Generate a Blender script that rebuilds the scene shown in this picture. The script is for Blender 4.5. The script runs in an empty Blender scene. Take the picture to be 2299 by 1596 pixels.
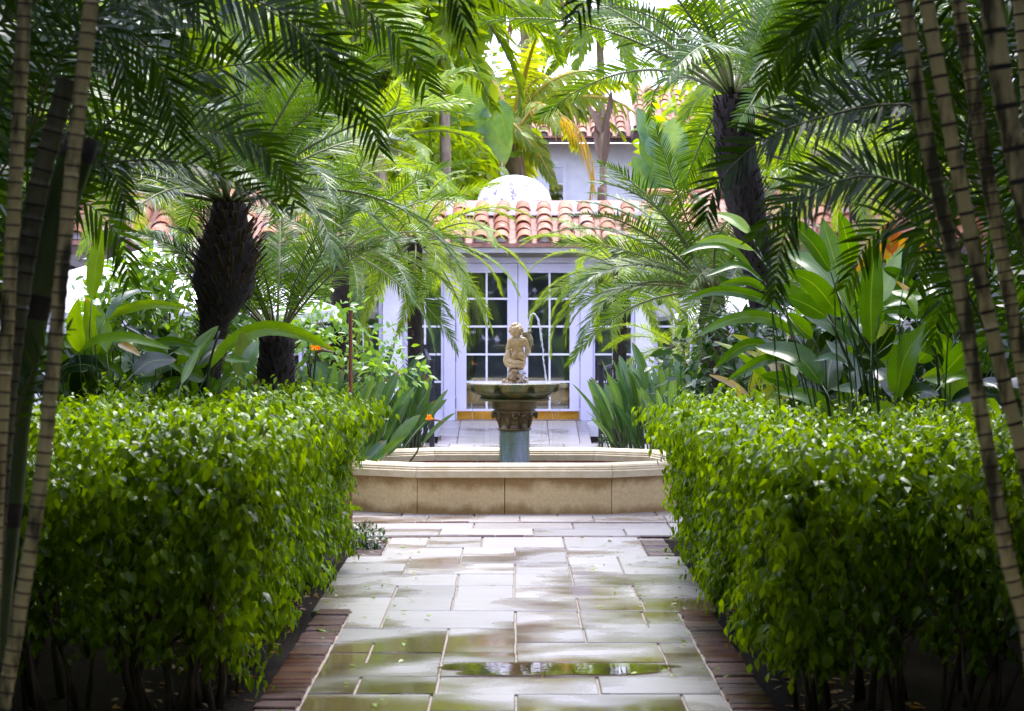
import bpy, math, random
import numpy as np
from mathutils import Vector, Matrix
R = math.radians
random.seed(7); rng = np.random.default_rng(7)
S = bpy.context.scene
COL = S.collection

# ------------------------------------------------------------------ camera, sky, sun, exposure
FPX, X0, YH, HC = 5000.0, 1155.0, 697.0, 1.6        # focal length and horizon measured in the photo
cam = bpy.data.cameras.new('camera'); camo = bpy.data.objects.new('camera', cam); COL.objects.link(camo)
cam.sensor_width = 36.0; cam.lens = 36.0*FPX/2299.0
cam.shift_x = -5.5/2299.0; cam.shift_y = -101.0/2299.0
cam.clip_start = 0.1; cam.clip_end = 600
camo.location = (0, 0, HC); camo.rotation_euler = (R(90), 0, 0)
cam.dof.use_dof = True; cam.dof.focus_distance = 17.5; cam.dof.aperture_fstop = 7.0
S.camera = camo
SUN_EL, SUN_AZ = 62.0, 12.0                           # the sun stands high beyond the house, behind cloud
w = bpy.data.worlds.new('World'); S.world = w; w.use_nodes = True
nt = w.node_tree; nt.nodes.clear()
sky = nt.nodes.new('ShaderNodeTexSky'); sky.sky_type = 'NISHITA'; sky.sun_disc = False
sky.sun_elevation = R(SUN_EL); sky.sun_rotation = R(SUN_AZ); sky.air_density = 1.0; sky.dust_density = 4.0; sky.ozone_density = 1.0
hsv = nt.nodes.new('ShaderNodeHueSaturation'); hsv.inputs['Saturation'].default_value = 0.9
bg = nt.nodes.new('ShaderNodeBackground'); bg.inputs['Strength'].default_value = 0.15
wo = nt.nodes.new('ShaderNodeOutputWorld')
nt.links.new(sky.outputs[0], hsv.inputs['Color']); cl = nt.nodes.new('ShaderNodeMix'); cl.data_type = 'RGBA'; cl.inputs[0].default_value = .62; cl.inputs[7].default_value = (5.7, 5.8, 9.2, 1)   # cloud deck
nt.links.new(hsv.outputs[0], cl.inputs[6]); nt.links.new(cl.outputs[2], bg.inputs['Color']); nt.links.new(bg.outputs[0], wo.inputs['Surface'])
sd = bpy.data.lights.new('sun', 'SUN'); sd.energy = 1.2; sd.angle = R(30); sd.color = (1, 0.97, 0.93)
so = bpy.data.objects.new('sun', sd); COL.objects.link(so)
sv = Vector((math.sin(R(SUN_AZ))*math.cos(R(SUN_EL)), math.cos(R(SUN_AZ))*math.cos(R(SUN_EL)), math.sin(R(SUN_EL))))
so.rotation_euler = (-sv).to_track_quat('-Z', 'Y').to_euler()
S.view_settings.view_transform = 'Standard'; S.view_settings.look = 'None'
S.view_settings.exposure = 2.0; S.view_settings.gamma = 1.0; S.view_settings.use_curve_mapping = False
S.render.engine = 'CYCLES'
S.cycles.max_bounces = 8; S.cycles.diffuse_bounces = 3; S.cycles.glossy_bounces = 3; S.cycles.transmission_bounces = 4
S.cycles.transparent_max_bounces = 8; S.cycles.sample_clamp_indirect = 6.0
try:
    S.cycles.use_denoising = True; S.cycles.denoiser = 'OPENIMAGEDENOISE'
except Exception: pass

def P(x, y, d):
    return Vector(((x-X0)*d/FPX, d, HC+(YH-y)*d/FPX))
def G(y):                       # distance of a ground point seen at picture row y
    return HC*FPX/(y-YH)
Z = Vector((0, 0, 1))

# ------------------------------------------------------------------ mesh helpers
class MB:
    def __init__(s): s.v = []; s.f = []; s.m = []
    def add(s, vs, fs, mat=0):
        o = len(s.v); s.v.extend(tuple(v) for v in vs); s.f.extend(tuple(i+o for i in f) for f in fs); s.m.extend([mat]*len(fs))
    def box(s, x0, x1, y0, y1, z0, z1, mat=0):
        s.add([(x0,y0,z0),(x1,y0,z0),(x1,y1,z0),(x0,y1,z0),(x0,y0,z1),(x1,y0,z1),(x1,y1,z1),(x0,y1,z1)],
              [(3,2,1,0),(4,5,6,7),(0,1,5,4),(1,2,6,5),(2,3,7,6),(3,0,4,7)], mat)
    def bevbox(s, x0, x1, y0, y1, z0, z1, b, mat=0):   # box with a chamfered top
        s.add([(x0,y0,z0),(x1,y0,z0),(x1,y1,z0),(x0,y1,z0),(x0,y0,z1-b),(x1,y0,z1-b),(x1,y1,z1-b),(x0,y1,z1-b),
               (x0+b,y0+b,z1),(x1-b,y0+b,z1),(x1-b,y1-b,z1),(x0+b,y1-b,z1)],
              [(3,2,1,0),(0,1,5,4),(1,2,6,5),(2,3,7,6),(3,0,4,7),(4,5,9,8),(5,6,10,9),(6,7,11,10),(7,4,8,11),(8,9,10,11)], mat)
    def tube(s, pts, rad, seg=6, mat=0, caps=True, mats=None):
        pts = [Vector(p) for p in pts]; n = len(pts)
        if not hasattr(rad, '__len__'): rad = [rad]*n
        T = [(pts[min(i+1,n-1)]-pts[max(i-1,0)]).normalized() for i in range(n)]
        a = Vector((1,0,0)) if abs(T[0].x) < .8 else Vector((0,1,0))
        U = (a-T[0]*a.dot(T[0])).normalized(); vs = []
        for i in range(n):
            U = (U-T[i]*U.dot(T[i])).normalized(); W = T[i].cross(U)
            for k in range(seg):
                t = 2*math.pi*k/seg; vs.append(pts[i]+(U*math.cos(t)+W*math.sin(t))*rad[i])
        o = len(s.v); s.v.extend(tuple(v) for v in vs)
        for i in range(n-1):
            for k in range(seg):
                k2 = (k+1) % seg
                s.f.append((o+i*seg+k, o+i*seg+k2, o+(i+1)*seg+k2, o+(i+1)*seg+k)); s.m.append(mats[i] if mats else mat)
        if caps:
            s.f.append(tuple(o+k for k in reversed(range(seg)))); s.m.append(mat)
            s.f.append(tuple(o+(n-1)*seg+k for k in range(seg))); s.m.append(mat)
    def lathe(s, prof, seg=24, c=(0,0), mod=None, mat=0):
        o = len(s.v); n = len(prof)
        for j, (r, z) in enumerate(prof):
            for k in range(seg):
                t = 2*math.pi*k/seg; rr = r*(mod(t, j, r, z) if mod else 1)
                s.v.append((c[0]+rr*math.cos(t), c[1]+rr*math.sin(t), z))
        for j in range(n-1):
            for k in range(seg):
                k2 = (k+1) % seg
                s.f.append((o+j*seg+k, o+j*seg+k2, o+(j+1)*seg+k2, o+(j+1)*seg+k)); s.m.append(mat)
    def prism(s, poly, z0, z1, mat=0):
        n = len(poly); vs = [(p[0],p[1],z0) for p in poly]+[(p[0],p[1],z1) for p in poly]
        fs = [tuple(reversed(range(n))), tuple(range(n,2*n))]+[(i,(i+1)%n,n+(i+1)%n,n+i) for i in range(n)]
        s.add(vs, fs, mat)
    def mesh(s, name, mats, smooth=False):
        me = bpy.data.meshes.new(name); me.from_pydata(s.v, [], s.f)
        for m in (mats if isinstance(mats, (list, tuple)) else [mats]): me.materials.append(m)
        if any(s.m): me.polygons.foreach_set('material_index', s.m)
        if smooth: me.polygons.foreach_set('use_smooth', [True]*len(s.f))
        me.update(); return me
    def build(s, name, mats, parent=None, loc=None, smooth=False):
        return link(name, s.mesh(name, mats, smooth), parent, loc)

def link(name, me, parent=None, loc=None):
    o = bpy.data.objects.new(name, me); COL.objects.link(o)
    if parent is not None: o.parent = parent
    if loc is not None: o.location = loc
    return o
def tag(o, label=None, cat=None, group=None, kind=None):
    if label: o['label'] = label
    if cat: o['category'] = cat
    if group: o['group'] = group
    if kind: o['kind'] = kind
    return o
def thing(name, label, cat, loc=(0,0,0), group=None):
    o = bpy.data.objects.new(name, None); o.empty_display_size = .1; COL.objects.link(o); o.location = loc
    return tag(o, label, cat, group)
def copy_part(o, parent, M=None):
    c = o.copy(); COL.objects.link(c); c.parent = parent
    if M is not None: c.matrix_local = M
    return c

# ------------------------------------------------------------------ materials
def new_mat(name):
    m = bpy.data.materials.new(name); m.use_nodes = True; t = m.node_tree; t.nodes.clear()
    out = t.nodes.new('ShaderNodeOutputMaterial'); return m, t, out
def rgba(c): return (c[0], c[1], c[2], 1)
def N(t, typ, **kw):
    n = t.nodes.new(typ)
    for k, v in kw.items(): setattr(n, k, v)
    return n
def noise(t, scale, detail=3, vec=None, rough=.55):
    n = N(t, 'ShaderNodeTexNoise'); n.inputs['Scale'].default_value = scale; n.inputs['Detail'].default_value = detail; n.inputs['Roughness'].default_value = rough
    if vec is not None: t.links.new(vec, n.inputs['Vector'])
    return n
def coords(t, scale=(1,1,1), kind='Object', world=False):
    if world: src = N(t, 'ShaderNodeNewGeometry').outputs['Position']
    else: src = N(t, 'ShaderNodeTexCoord').outputs[kind]
    mp = N(t, 'ShaderNodeMapping'); mp.inputs['Scale'].default_value = scale; t.links.new(src, mp.inputs['Vector']); return mp.outputs[0]
def ramp(t, fac, stops):
    r = N(t, 'ShaderNodeValToRGB'); e = r.color_ramp.elements
    while len(e) < len(stops): e.new(.5)
    for i, (p, c) in enumerate(stops): e[i].position = p; e[i].color = rgba(c) if hasattr(c, '__len__') else (c, c, c, 1)
    t.links.new(fac, r.inputs[0]); return r
def mix(t, fac, a, b, mode='MIX'):
    m = N(t, 'ShaderNodeMix', data_type='RGBA', blend_type=mode)
    for s_, v in ((m.inputs[0], fac), (m.inputs[6], a), (m.inputs[7], b)):
        if hasattr(v, 'is_linked'): t.links.new(v, s_)
        elif hasattr(v, '__len__'): s_.default_value = rgba(v)
        else: s_.default_value = v
    return m.outputs[2]
def bump(t, h, strength=.3, dist=.01):
    b = N(t, 'ShaderNodeBump'); b.inputs['Strength'].default_value = strength; b.inputs['Distance'].default_value = dist
    t.links.new(h, b.inputs['Height']); return b.outputs[0]

def leaf_mat(name, dark, light, trans=.35, rough=.35, tcol=None, spec=.5, island=True, clump=1.2, tips=None):
    m, t, out = new_mat(name)
    g = N(t, 'ShaderNodeNewGeometry')
    n = noise(t, clump, 2, coords(t, world=True))
    oi = N(t, 'ShaderNodeObjectInfo')
    a = N(t, 'ShaderNodeMath', operation='ADD'); t.links.new(g.outputs['Random Per Island'] if island else oi.outputs['Random'], a.inputs[0]); t.links.new(n.outputs[0], a.inputs[1])
    h = N(t, 'ShaderNodeMath', operation='MULTIPLY_ADD'); t.links.new(a.outputs[0], h.inputs[0]); h.inputs[1].default_value = .62; h.inputs[2].default_value = -.12
    stops = [(0.05, dark), (.85, light)]
    if tips: stops.append((1.0, tips))
    c = ramp(t, h.outputs[0], stops).outputs[0]
    if not island:      # veins across a big leaf
        A = N(t, 'ShaderNodeAttribute', attribute_name='across'); B = N(t, 'ShaderNodeAttribute', attribute_name='along')
        wv = noise(t, 9, 4, coords(t)); c = mix(t, .4, c, ramp(t, wv.outputs[0], [(.3, .35), (.7, 1.05)]).outputs[0], 'MULTIPLY')
        q = N(t, 'ShaderNodeMath', operation='MULTIPLY_ADD'); t.links.new(B.outputs['Fac'], q.inputs[0]); q.inputs[1].default_value = 150; 
        q2 = N(t, 'ShaderNodeMath', operation='MULTIPLY'); t.links.new(A.outputs['Fac'], q2.inputs[0]); q2.inputs[1].default_value = -22; t.links.new(q2.outputs[0], q.inputs[2])
        sn = N(t, 'ShaderNodeMath', operation='SINE'); t.links.new(q.outputs[0], sn.inputs[0])
        c = mix(t, .5, c, ramp(t, sn.outputs[0], [(0, .6), (.8, 1.0)]).outputs[0], 'MULTIPLY')
        c = mix(t, ramp(t, A.outputs['Fac'], [(.015, .55), (.08, 0)]).outputs[0], c, (.18,.28,.05))
        tn = N(t, 'ShaderNodeMath', operation='MULTIPLY'); t.links.new(wv.outputs[0], tn.inputs[0]); t.links.new(B.outputs['Fac'], tn.inputs[1])
        c = mix(t, ramp(t, tn.outputs[0], [(.50, 0), (.60, .8)]).outputs[0], c, (.24,.15,.03))
    p = N(t, 'ShaderNodeBsdfPrincipled'); t.links.new(c, p.inputs['Base Color']); p.inputs['Roughness'].default_value = rough
    p.inputs['Specular IOR Level'].default_value = spec
    tr = N(t, 'ShaderNodeBsdfTranslucent')
    tc = mix(t, 1.0, c, tcol or (2.7, 2.2, .35), 'MULTIPLY'); t.links.new(tc, tr.inputs['Color'])
    mx = N(t, 'ShaderNodeMixShader'); mx.inputs[0].default_value = trans
    t.links.new(p.outputs[0], mx.inputs[1]); t.links.new(tr.outputs[0], mx.inputs[2]); t.links.new(mx.outputs[0], out.inputs[0])
    return m
def solid(name, c1, c2=None, rough=.6, scale=8, detail=4, metal=0, bmp=0, stretch=(1,1,1), spec=.5, lo=.35, hi=.65, world=False, bdist=.01):
    m, t, out = new_mat(name); p = N(t, 'ShaderNodeBsdfPrincipled')
    p.inputs['Roughness'].default_value = rough; p.inputs['Metallic'].default_value = metal; p.inputs['Specular IOR Level'].default_value = spec
    if c2 is None: p.inputs['Base Color'].default_value = rgba(c1)
    if c2 is not None or bmp:
        n = noise(t, scale, detail, coords(t, stretch, world=world))
        if c2 is not None: t.links.new(ramp(t, n.outputs[0], [(lo, c1), (hi, c2)]).outputs[0], p.inputs['Base Color'])
        else: p.inputs['Base Color'].default_value = rgba(c1)
        if bmp: t.links.new(bump(t, n.outputs[0], bmp, bdist), p.inputs['Normal'])
    t.links.new(p.outputs[0], out.inputs[0]); return m
def per_object(name, cols, rough=.6, spec=.5, grain=30, stretch=(1,1,1), rr=None, bmp=.2, stain=None):
    """a material whose tone differs from one piece to the next"""
    m, t, out = new_mat(name); p = N(t, 'ShaderNodeBsdfPrincipled'); oi = N(t, 'ShaderNodeObjectInfo')
    k = len(cols); c = ramp(t, oi.outputs['Random'], [(i/(k-1), cols[i]) for i in range(k)]).outputs[0]
    n = noise(t, grain, 5, coords(t, stretch, world=True))
    c = mix(t, .6, c, ramp(t, n.outputs[0], [(.3, .55), (.65, 1.1)]).outputs[0], 'MULTIPLY')
    if stain:
        n2 = noise(t, stain[0], 4, coords(t, world=True)); c = mix(t, ramp(t, n2.outputs[0], [(stain[2], 0), (stain[3], 1)]).outputs[0], c, stain[1])
    t.links.new(c, p.inputs['Base Color']); p.inputs['Roughness'].default_value = rough; p.inputs['Specular IOR Level'].default_value = spec
    if rr:
        n3 = noise(t, rr[0], 3, coords(t, (1,.7,1), world=True)); t.links.new(ramp(t, n3.outputs[0], [(.38, rr[1]), (.62, rr[2])]).outputs[0], p.inputs['Roughness'])
    if bmp: t.links.new(bump(t, n.outputs[0], bmp, .004), p.inputs['Normal'])
    t.links.new(p.outputs[0], out.inputs[0]); return m

def slab_mat():
    m, t, out = new_mat('coral_stone_slab'); p = N(t, 'ShaderNodeBsdfPrincipled'); oi = N(t, 'ShaderNodeObjectInfo')
    c = ramp(t, oi.outputs['Random'], [(0, (.15,.148,.152)), (.5, (.20,.197,.202)), (1, (.27,.267,.27))]).outputs[0]
    g = noise(t, 55, 5, coords(t, (1,1,1), world=True)); c = mix(t, .35, c, ramp(t, g.outputs[0], [(.3,.6),(.6,1.1)]).outputs[0], 'MULTIPLY')
    vein = noise(t, 3.5, 4, coords(t, (1,4,1), world=True)); c = mix(t, .35, c, ramp(t, vein.outputs[0], [(.35,(.62,.5,.3)),(.6,(1.1,1.08,1.0))]).outputs[0], 'MULTIPLY')
    # rain water: soaked patches are darker and mirror smooth, drying ones pale and dull
    off = N(t, 'ShaderNodeVectorMath', operation='ADD'); geo = N(t, 'ShaderNodeNewGeometry'); t.links.new(geo.outputs['Position'], off.inputs[0])
    sc = N(t, 'ShaderNodeVectorMath', operation='SCALE'); t.links.new(oi.outputs['Random'], sc.inputs[0]); sc.inputs['Scale'].default_value = .45
    cb = N(t, 'ShaderNodeCombineXYZ'); t.links.new(oi.outputs['Random'], cb.inputs[0]); t.links.new(oi.outputs['Random'], cb.inputs[1]); t.links.new(cb.outputs[0], sc.inputs[0]); t.links.new(sc.outputs[0], off.inputs[1])
    mp = N(t, 'ShaderNodeMapping'); mp.inputs['Scale'].default_value = (.9, 1.0, 1); mp.inputs['Location'].default_value = (3.1, 0.4, 0); t.links.new(off.outputs[0], mp.inputs['Vector'])
    wn = noise(t, 1.15, 3, mp.outputs[0], .5)
    sp = N(t, 'ShaderNodeSeparateXYZ'); t.links.new(geo.outputs['Position'], sp.inputs[0])
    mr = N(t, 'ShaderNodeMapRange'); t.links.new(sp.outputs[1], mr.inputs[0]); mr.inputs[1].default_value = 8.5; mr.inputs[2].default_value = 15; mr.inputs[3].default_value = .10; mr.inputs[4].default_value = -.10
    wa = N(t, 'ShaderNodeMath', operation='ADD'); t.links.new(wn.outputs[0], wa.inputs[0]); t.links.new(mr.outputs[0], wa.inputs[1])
    dry = N(t, 'ShaderNodeMapRange'); t.links.new(sp.outputs[1], dry.inputs[0]); dry.inputs[1].default_value = 11; dry.inputs[2].default_value = 15.5; dry.inputs[3].default_value = 0; dry.inputs[4].default_value = 1  # ramp of painted light towards the open far end
    c = mix(t, dry.outputs[0], c, mix(t, 1.0, c, (1.75,1.72,1.6), 'MULTIPLY'))      # brighter light at the open far end, put into the stone colour
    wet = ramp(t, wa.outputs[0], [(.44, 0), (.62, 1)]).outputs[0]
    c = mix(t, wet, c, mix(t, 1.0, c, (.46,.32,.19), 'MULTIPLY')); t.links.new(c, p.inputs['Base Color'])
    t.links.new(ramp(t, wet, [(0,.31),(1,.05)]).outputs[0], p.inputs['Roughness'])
    rip = noise(t, 26, 3, coords(t, (1,1,1), world=True)); t.links.new(bump(t, rip.outputs[0], .12, .004), p.inputs['Normal'])
    p.inputs['Specular IOR Level'].default_value = 1.0; p.inputs['IOR'].default_value = 1.6
    t.links.new(p.outputs[0], out.inputs[0]); return m
def pool_stone_mat():
    m, t, out = new_mat('honey_pool_stone'); p = N(t, 'ShaderNodeBsdfPrincipled')
    n = noise(t, 40, 5, coords(t, world=True)); c = ramp(t, n.outputs[0], [(.3, (.56,.41,.17)), (.7, (.68,.52,.27))]).outputs[0]
    # damp stains that creep down from the coping and up from the paving
    geo = N(t, 'ShaderNodeNewGeometry'); sp = N(t, 'ShaderNodeSeparateXYZ'); t.links.new(geo.outputs['Position'], sp.inputs[0])
    s = noise(t, 1.7, 6, coords(t, (1,1,.7), world=True), .65)
    up = N(t, 'ShaderNodeMapRange'); t.links.new(sp.outputs[2], up.inputs[0]); up.inputs[1].default_value = .14; up.inputs[2].default_value = .30; up.inputs[3].default_value = 0; up.inputs[4].default_value = .33
    dn = N(t, 'ShaderNodeMapRange'); t.links.new(sp.outputs[2], dn.inputs[0]); dn.inputs[1].default_value = .12; dn.inputs[2].default_value = 0; dn.inputs[3].default_value = 0; dn.inputs[4].default_value = .30
    a = N(t, 'ShaderNodeMath', operation='ADD'); t.links.new(s.outputs[0], a.inputs[0]); t.links.new(up.outputs[0], a.inputs[1])
    b = N(t, 'ShaderNodeMath', operation='ADD'); t.links.new(a.outputs[0], b.inputs[0]); t.links.new(dn.outputs[0], b.inputs[1])
    st = ramp(t, b.outputs[0], [(.60, 0), (.76, 1)]).outputs[0]
    c = mix(t, st, c, mix(t, 1.0, c, (.52,.42,.28), 'MULTIPLY')); t.links.new(c, p.inputs['Base Color']); p.inputs['Roughness'].default_value = .6
    t.links.new(bump(t, n.outputs[0], .25, .004), p.inputs['Normal']); t.links.new(p.outputs[0], out.inputs[0]); return m
def patina_mat(name, cols, scale=5, stretch=(1,1,.25), moss=None):
    m, t, out = new_mat(name); p = N(t, 'ShaderNodeBsdfPrincipled')
    n = noise(t, scale, 5, coords(t, stretch), .62); k = len(cols)
    c = ramp(t, n.outputs[0], [(.28+.44*i/(k-1), cols[i]) for i in range(k)]).outputs[0]
    if moss:
        n2 = noise(t, 9, 4, coords(t)); c = mix(t, ramp(t, n2.outputs[0], [(.52, 0), (.64, .8)]).outputs[0], c, moss)
    g = noise(t, 60, 4, coords(t)); c = mix(t, .4, c, ramp(t, g.outputs[0], [(.3,.5),(.65,1.15)]).outputs[0], 'MULTIPLY')
    t.links.new(c, p.inputs['Base Color']); p.inputs['Roughness'].default_value = .35
    t.links.new(bump(t, g.outputs[0], .3, .004), p.inputs['Normal']); t.links.new(p.outputs[0], out.inputs[0]); return m
def glass_mat(name, tint=(.8,.85,.85)):
    m, t, out = new_mat(name); fr = N(t, 'ShaderNodeFresnel'); fr.inputs[0].default_value = 1.6
    tr = N(t, 'ShaderNodeBsdfTransparent'); tr.inputs[0].default_value = rgba(tint); gl = N(t, 'ShaderNodeBsdfGlossy'); gl.inputs['Roughness'].default_value = .02
    md = N(t, 'ShaderNodeMath', operation='MULTIPLY_ADD'); t.links.new(fr.outputs[0], md.inputs[0]); md.inputs[1].default_value = 1.3; md.inputs[2].default_value = .07
    mx = N(t, 'ShaderNodeMixShader'); t.links.new(md.outputs[0], mx.inputs[0]); t.links.new(tr.outputs[0], mx.inputs[1]); t.links.new(gl.outputs[0], mx.inputs[2]); t.links.new(mx.outputs[0], out.inputs[0]); return m
def water_mat(name, white=.5):
    m, t, out = new_mat(name); p = N(t, 'ShaderNodeBsdfPrincipled'); p.inputs['Base Color'].default_value = (.85,.87,.95,1); p.inputs['Roughness'].default_value = .12
    tr = N(t, 'ShaderNodeBsdfTransparent'); mx = N(t, 'ShaderNodeMixShader'); mx.inputs[0].default_value = white
    t.links.new(tr.outputs[0], mx.inputs[1]); t.links.new(p.outputs[0], mx.inputs[2]); t.links.new(mx.outputs[0], out.inputs[0]); return m

M = {}
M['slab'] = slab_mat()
M['brick'] = per_object('wet_red_brick', [(.045,.010,.010),(.075,.020,.015),(.035,.011,.014),(.10,.032,.02)], .22, .6, 45, (1,3,1), rr=(1.3,.12,.4), bmp=.45)
M['liner'] = per_object('red_lining_brick', [(.30,.09,.05),(.38,.13,.075),(.24,.07,.045)], .4, .5, 25)
M['joint'] = solid('mortar_joint', (.16,.13,.09), (.30,.26,.2), .7, 30, world=True)
M['soil'] = solid('dark_wet_mulch', (.006,.005,.003), (.018,.013,.008), .9, 40, 6, spec=.1, bmp=1.0, world=True, bdist=.03)
M['hedge'] = leaf_mat('ficus_leaf', (.009,.038,.0015), (.19,.345,.003), .34, .25, tips=(.34,.44,.006), clump=2.0, spec=.28)
M['twig'] = solid('twig_bark', (.05,.038,.02), (.12,.09,.05), .7, 25)
M['stemwood'] = solid('hedge_stem', (.06,.05,.025), (.16,.13,.07), .6, 18, stretch=(1,1,.3))
M['date'] = leaf_mat('date_palm_leaflet', (.014,.048,.004), (.07,.155,.008), .28, .30, clump=.8, spec=.26)
M['datebright'] = leaf_mat('sunny_palm_leaflet', (.055,.13,.006), (.22,.34,.012), .42, .34, clump=.8, spec=.35)
M['areca'] = leaf_mat('areca_leaflet', (.006,.024,.002), (.038,.095,.004), .25, .22, clump=.9, spec=.45)
M['coco'] = leaf_mat('coconut_leaflet', (.12,.20,.02), (.34,.42,.05), .5, .35, clump=.5)
M['yellow'] = leaf_mat('yellowing_leaflet', (.30,.22,.02), (.62,.42,.03), .45, .4, clump=.5)
M['deadleaf'] = leaf_mat('dry_leaflet', (.20,.12,.06), (.42,.30,.18), .25, .7, clump=.8)
M['brownleaf'] = solid('withered_leaf', (.16,.09,.06), (.28,.18,.13), .8, 9, stretch=(1,1,.3))
M['rachis'] = solid('palm_rachis', (.10,.13,.03), (.17,.18,.05), .4, 6)
M['rachisyel'] = solid('yellow_rachis', (.35,.26,.04), (.5,.36,.06), .4, 6)
M['ginger'] = leaf_mat('ginger_leaf', (.026,.095,.003), (.09,.22,.005), .34, .27, island=False, clump=1.2)
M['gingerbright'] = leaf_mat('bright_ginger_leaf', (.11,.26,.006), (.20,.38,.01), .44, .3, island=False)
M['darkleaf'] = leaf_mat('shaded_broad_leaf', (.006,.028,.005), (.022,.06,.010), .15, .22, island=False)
M['greyleaf'] = leaf_mat('blue_green_leaf', (.06,.13,.085), (.13,.22,.15), .25, .3, island=False)
M['bop'] = leaf_mat('strelitzia_leaf', (.022,.085,.022), (.09,.20,.06), .24, .30, island=False)
M['bopwhite'] = leaf_mat('giant_strelitzia_leaf', (.09,.22,.10), (.20,.36,.20), .4, .4, island=False)
M['croton'] = leaf_mat('yellow_green_leaf', (.16,.30,.02), (.34,.42,.04), .4, .35, island=False)
M['cordyline'] = leaf_mat('orange_leaf', (.26,.07,.012), (.40,.15,.02), .3, .4, island=False)
M['pinkleaf'] = leaf_mat('pink_green_leaf', (.26,.26,.12), (.42,.34,.26), .4, .4, island=False)
M['goldleaf'] = leaf_mat('golden_leaf', (.45,.26,.02), (.6,.38,.03), .45, .4, island=False)
M['shrub'] = leaf_mat('shrub_leaf', (.06,.16,.02), (.15,.30,.04), .35, .32)
M['treeleaf'] = leaf_mat('tree_leaf', (.09,.19,.008), (.28,.40,.015), .5, .4, clump=.35, spec=.3)
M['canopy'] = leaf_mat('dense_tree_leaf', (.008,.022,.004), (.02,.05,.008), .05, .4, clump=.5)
M['cover'] = leaf_mat('ground_cover_leaf', (.015,.05,.012), (.04,.10,.02), .2, .25)
M['petiole'] = solid('leaf_stalk', (.022,.055,.008), (.05,.09,.015), .4, 8)
M['darkstalk'] = solid('dark_stalk', (.02,.03,.012), (.05,.06,.025), .4, 8)
M['trunk'] = solid('palm_trunk_fibre', (.005,.0035,.0025), (.024,.015,.008), .85, 28, 5, bmp=.8, stretch=(1,1,.6), bdist=.02)
M['stub'] = per_object('old_leaf_base', [(.010,.006,.003),(.035,.021,.010),(.10,.066,.034)], .8, .3, 20)
M['greytrunk'] = solid('grey_trunk', (.24,.17,.12), (.46,.36,.27), .8, 12, 5, bmp=.5, stretch=(1,1,.3))
M['stem'] = solid('ringed_stem', (.07,.065,.018), (.66,.56,.22), .55, 20, 8, bmp=.5, stretch=(1,1,.22), lo=.41, hi=.53)
M['stemgreen'] = solid('green_stem', (.05,.08,.015), (.11,.15,.035), .4, 9, 3, stretch=(1,1,.3))
M['stemdark'] = solid('shaded_ringed_stem', (.05,.055,.02), (.15,.15,.06), .55, 14, 5, bmp=.3, stretch=(1,1,.4))
M['ring'] = solid('stem_ring', (.025,.02,.012), (.05,.04,.02), .8, 20)
M['white'] = solid('white_paint', (.78,.78,.84), (.70,.70,.77), .4, 3, 3)
M['trim'] = solid('pale_door_paint', (.68,.67,.80), (.60,.59,.73), .35, 2, 3)
M['wallpaint'] = solid('white_stucco', (.82,.82,.84), (.72,.72,.75), .75, 4, 5, bmp=.15)
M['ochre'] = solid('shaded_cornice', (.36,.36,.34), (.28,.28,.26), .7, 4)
M['brass'] = solid('brass_plate', (.62,.38,.08), (.38,.20,.03), .16, 3, 3, metal=1, stretch=(1,1,3))
M['black'] = solid('black_iron', (.012,.012,.02), (.025,.025,.035), .35, 12)
M['hinge'] = solid('dark_steel', (.06,.06,.08), None, .4)
M['glass'] = glass_mat('window_glass')
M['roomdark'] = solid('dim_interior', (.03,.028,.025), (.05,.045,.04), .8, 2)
M['curtain'] = solid('beige_curtain', (.42,.34,.22), (.58,.5,.36), .9, 20, stretch=(1,1,.05))
M['tile'] = per_object('terracotta_tile', [(.34,.13,.06),(.44,.21,.11),(.26,.095,.045),(.48,.27,.17)], .7, .3, 18, stain=(5,(.42,.37,.33),.56,.74))
M['mortar'] = solid('roof_mortar', (.30,.27,.29), (.52,.48,.50), .85, 9, 5, bmp=.5)
M['pan'] = solid('pan_tile', (.20,.09,.06), (.36,.19,.13), .7, 9)
M['fascia'] = solid('brown_fascia', (.10,.05,.045), (.07,.035,.035), .6, 4)
M['dome'] = solid('weathered_dome', (.22,.21,.24), (.80,.78,.80), .8, 11, 6, bmp=.4, lo=.36, hi=.50)
M['canvas'] = solid('white_canvas', (.80,.79,.80), (.74,.73,.74), .8, 3)
M['poolstone'] = pool_stone_mat()
M['coping'] = solid('pale_coping_stone', (.58,.47,.26), (.68,.58,.37), .55, 12, 5, bmp=.2, world=True)
M['bowl'] = patina_mat('bowl_patina', [(.05,.06,.012),(.15,.125,.03),(.17,.17,.06),(.32,.33,.26)], 6, (1,1,.5), (.045,.085,.02))
M['capital'] = patina_mat('capital_patina', [(.035,.026,.010),(.13,.09,.03),(.20,.15,.07)], 7, (1,1,.4))
M['verdigris'] = patina_mat('verdigris_column', [(.22,.16,.05),(.14,.22,.15),(.27,.35,.38),(.50,.50,.68)], 5, (1,1,.22))
M['statue'] = patina_mat('aged_statue_stone', [(.24,.15,.04),(.44,.31,.12),(.56,.43,.22)], 6, (1,1,.8))
M['rock'] = patina_mat('statue_rock', [(.12,.08,.03),(.30,.20,.08),(.42,.32,.17)], 7, (1,1,1))
M['fish'] = patina_mat('wet_fish_stone', [(.06,.07,.02),(.28,.25,.10),(.55,.52,.46)], 9, (1,1,1))
M['lime'] = solid('lime_scale', (.55,.55,.60), (.10,.10,.06), .4, 22, 4, lo=.45, hi=.6)
M['water'] = water_mat('splash_water', .62)
M['drip'] = water_mat('thin_water', .36)
M['pool'] = solid('pool_water', (.02,.022,.018), None, .04, 30, bmp=.25, spec=.6, bdist=.01)
M['stake'] = solid('copper_stake', (.34,.12,.05), (.24,.08,.04), .5, 10)
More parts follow.
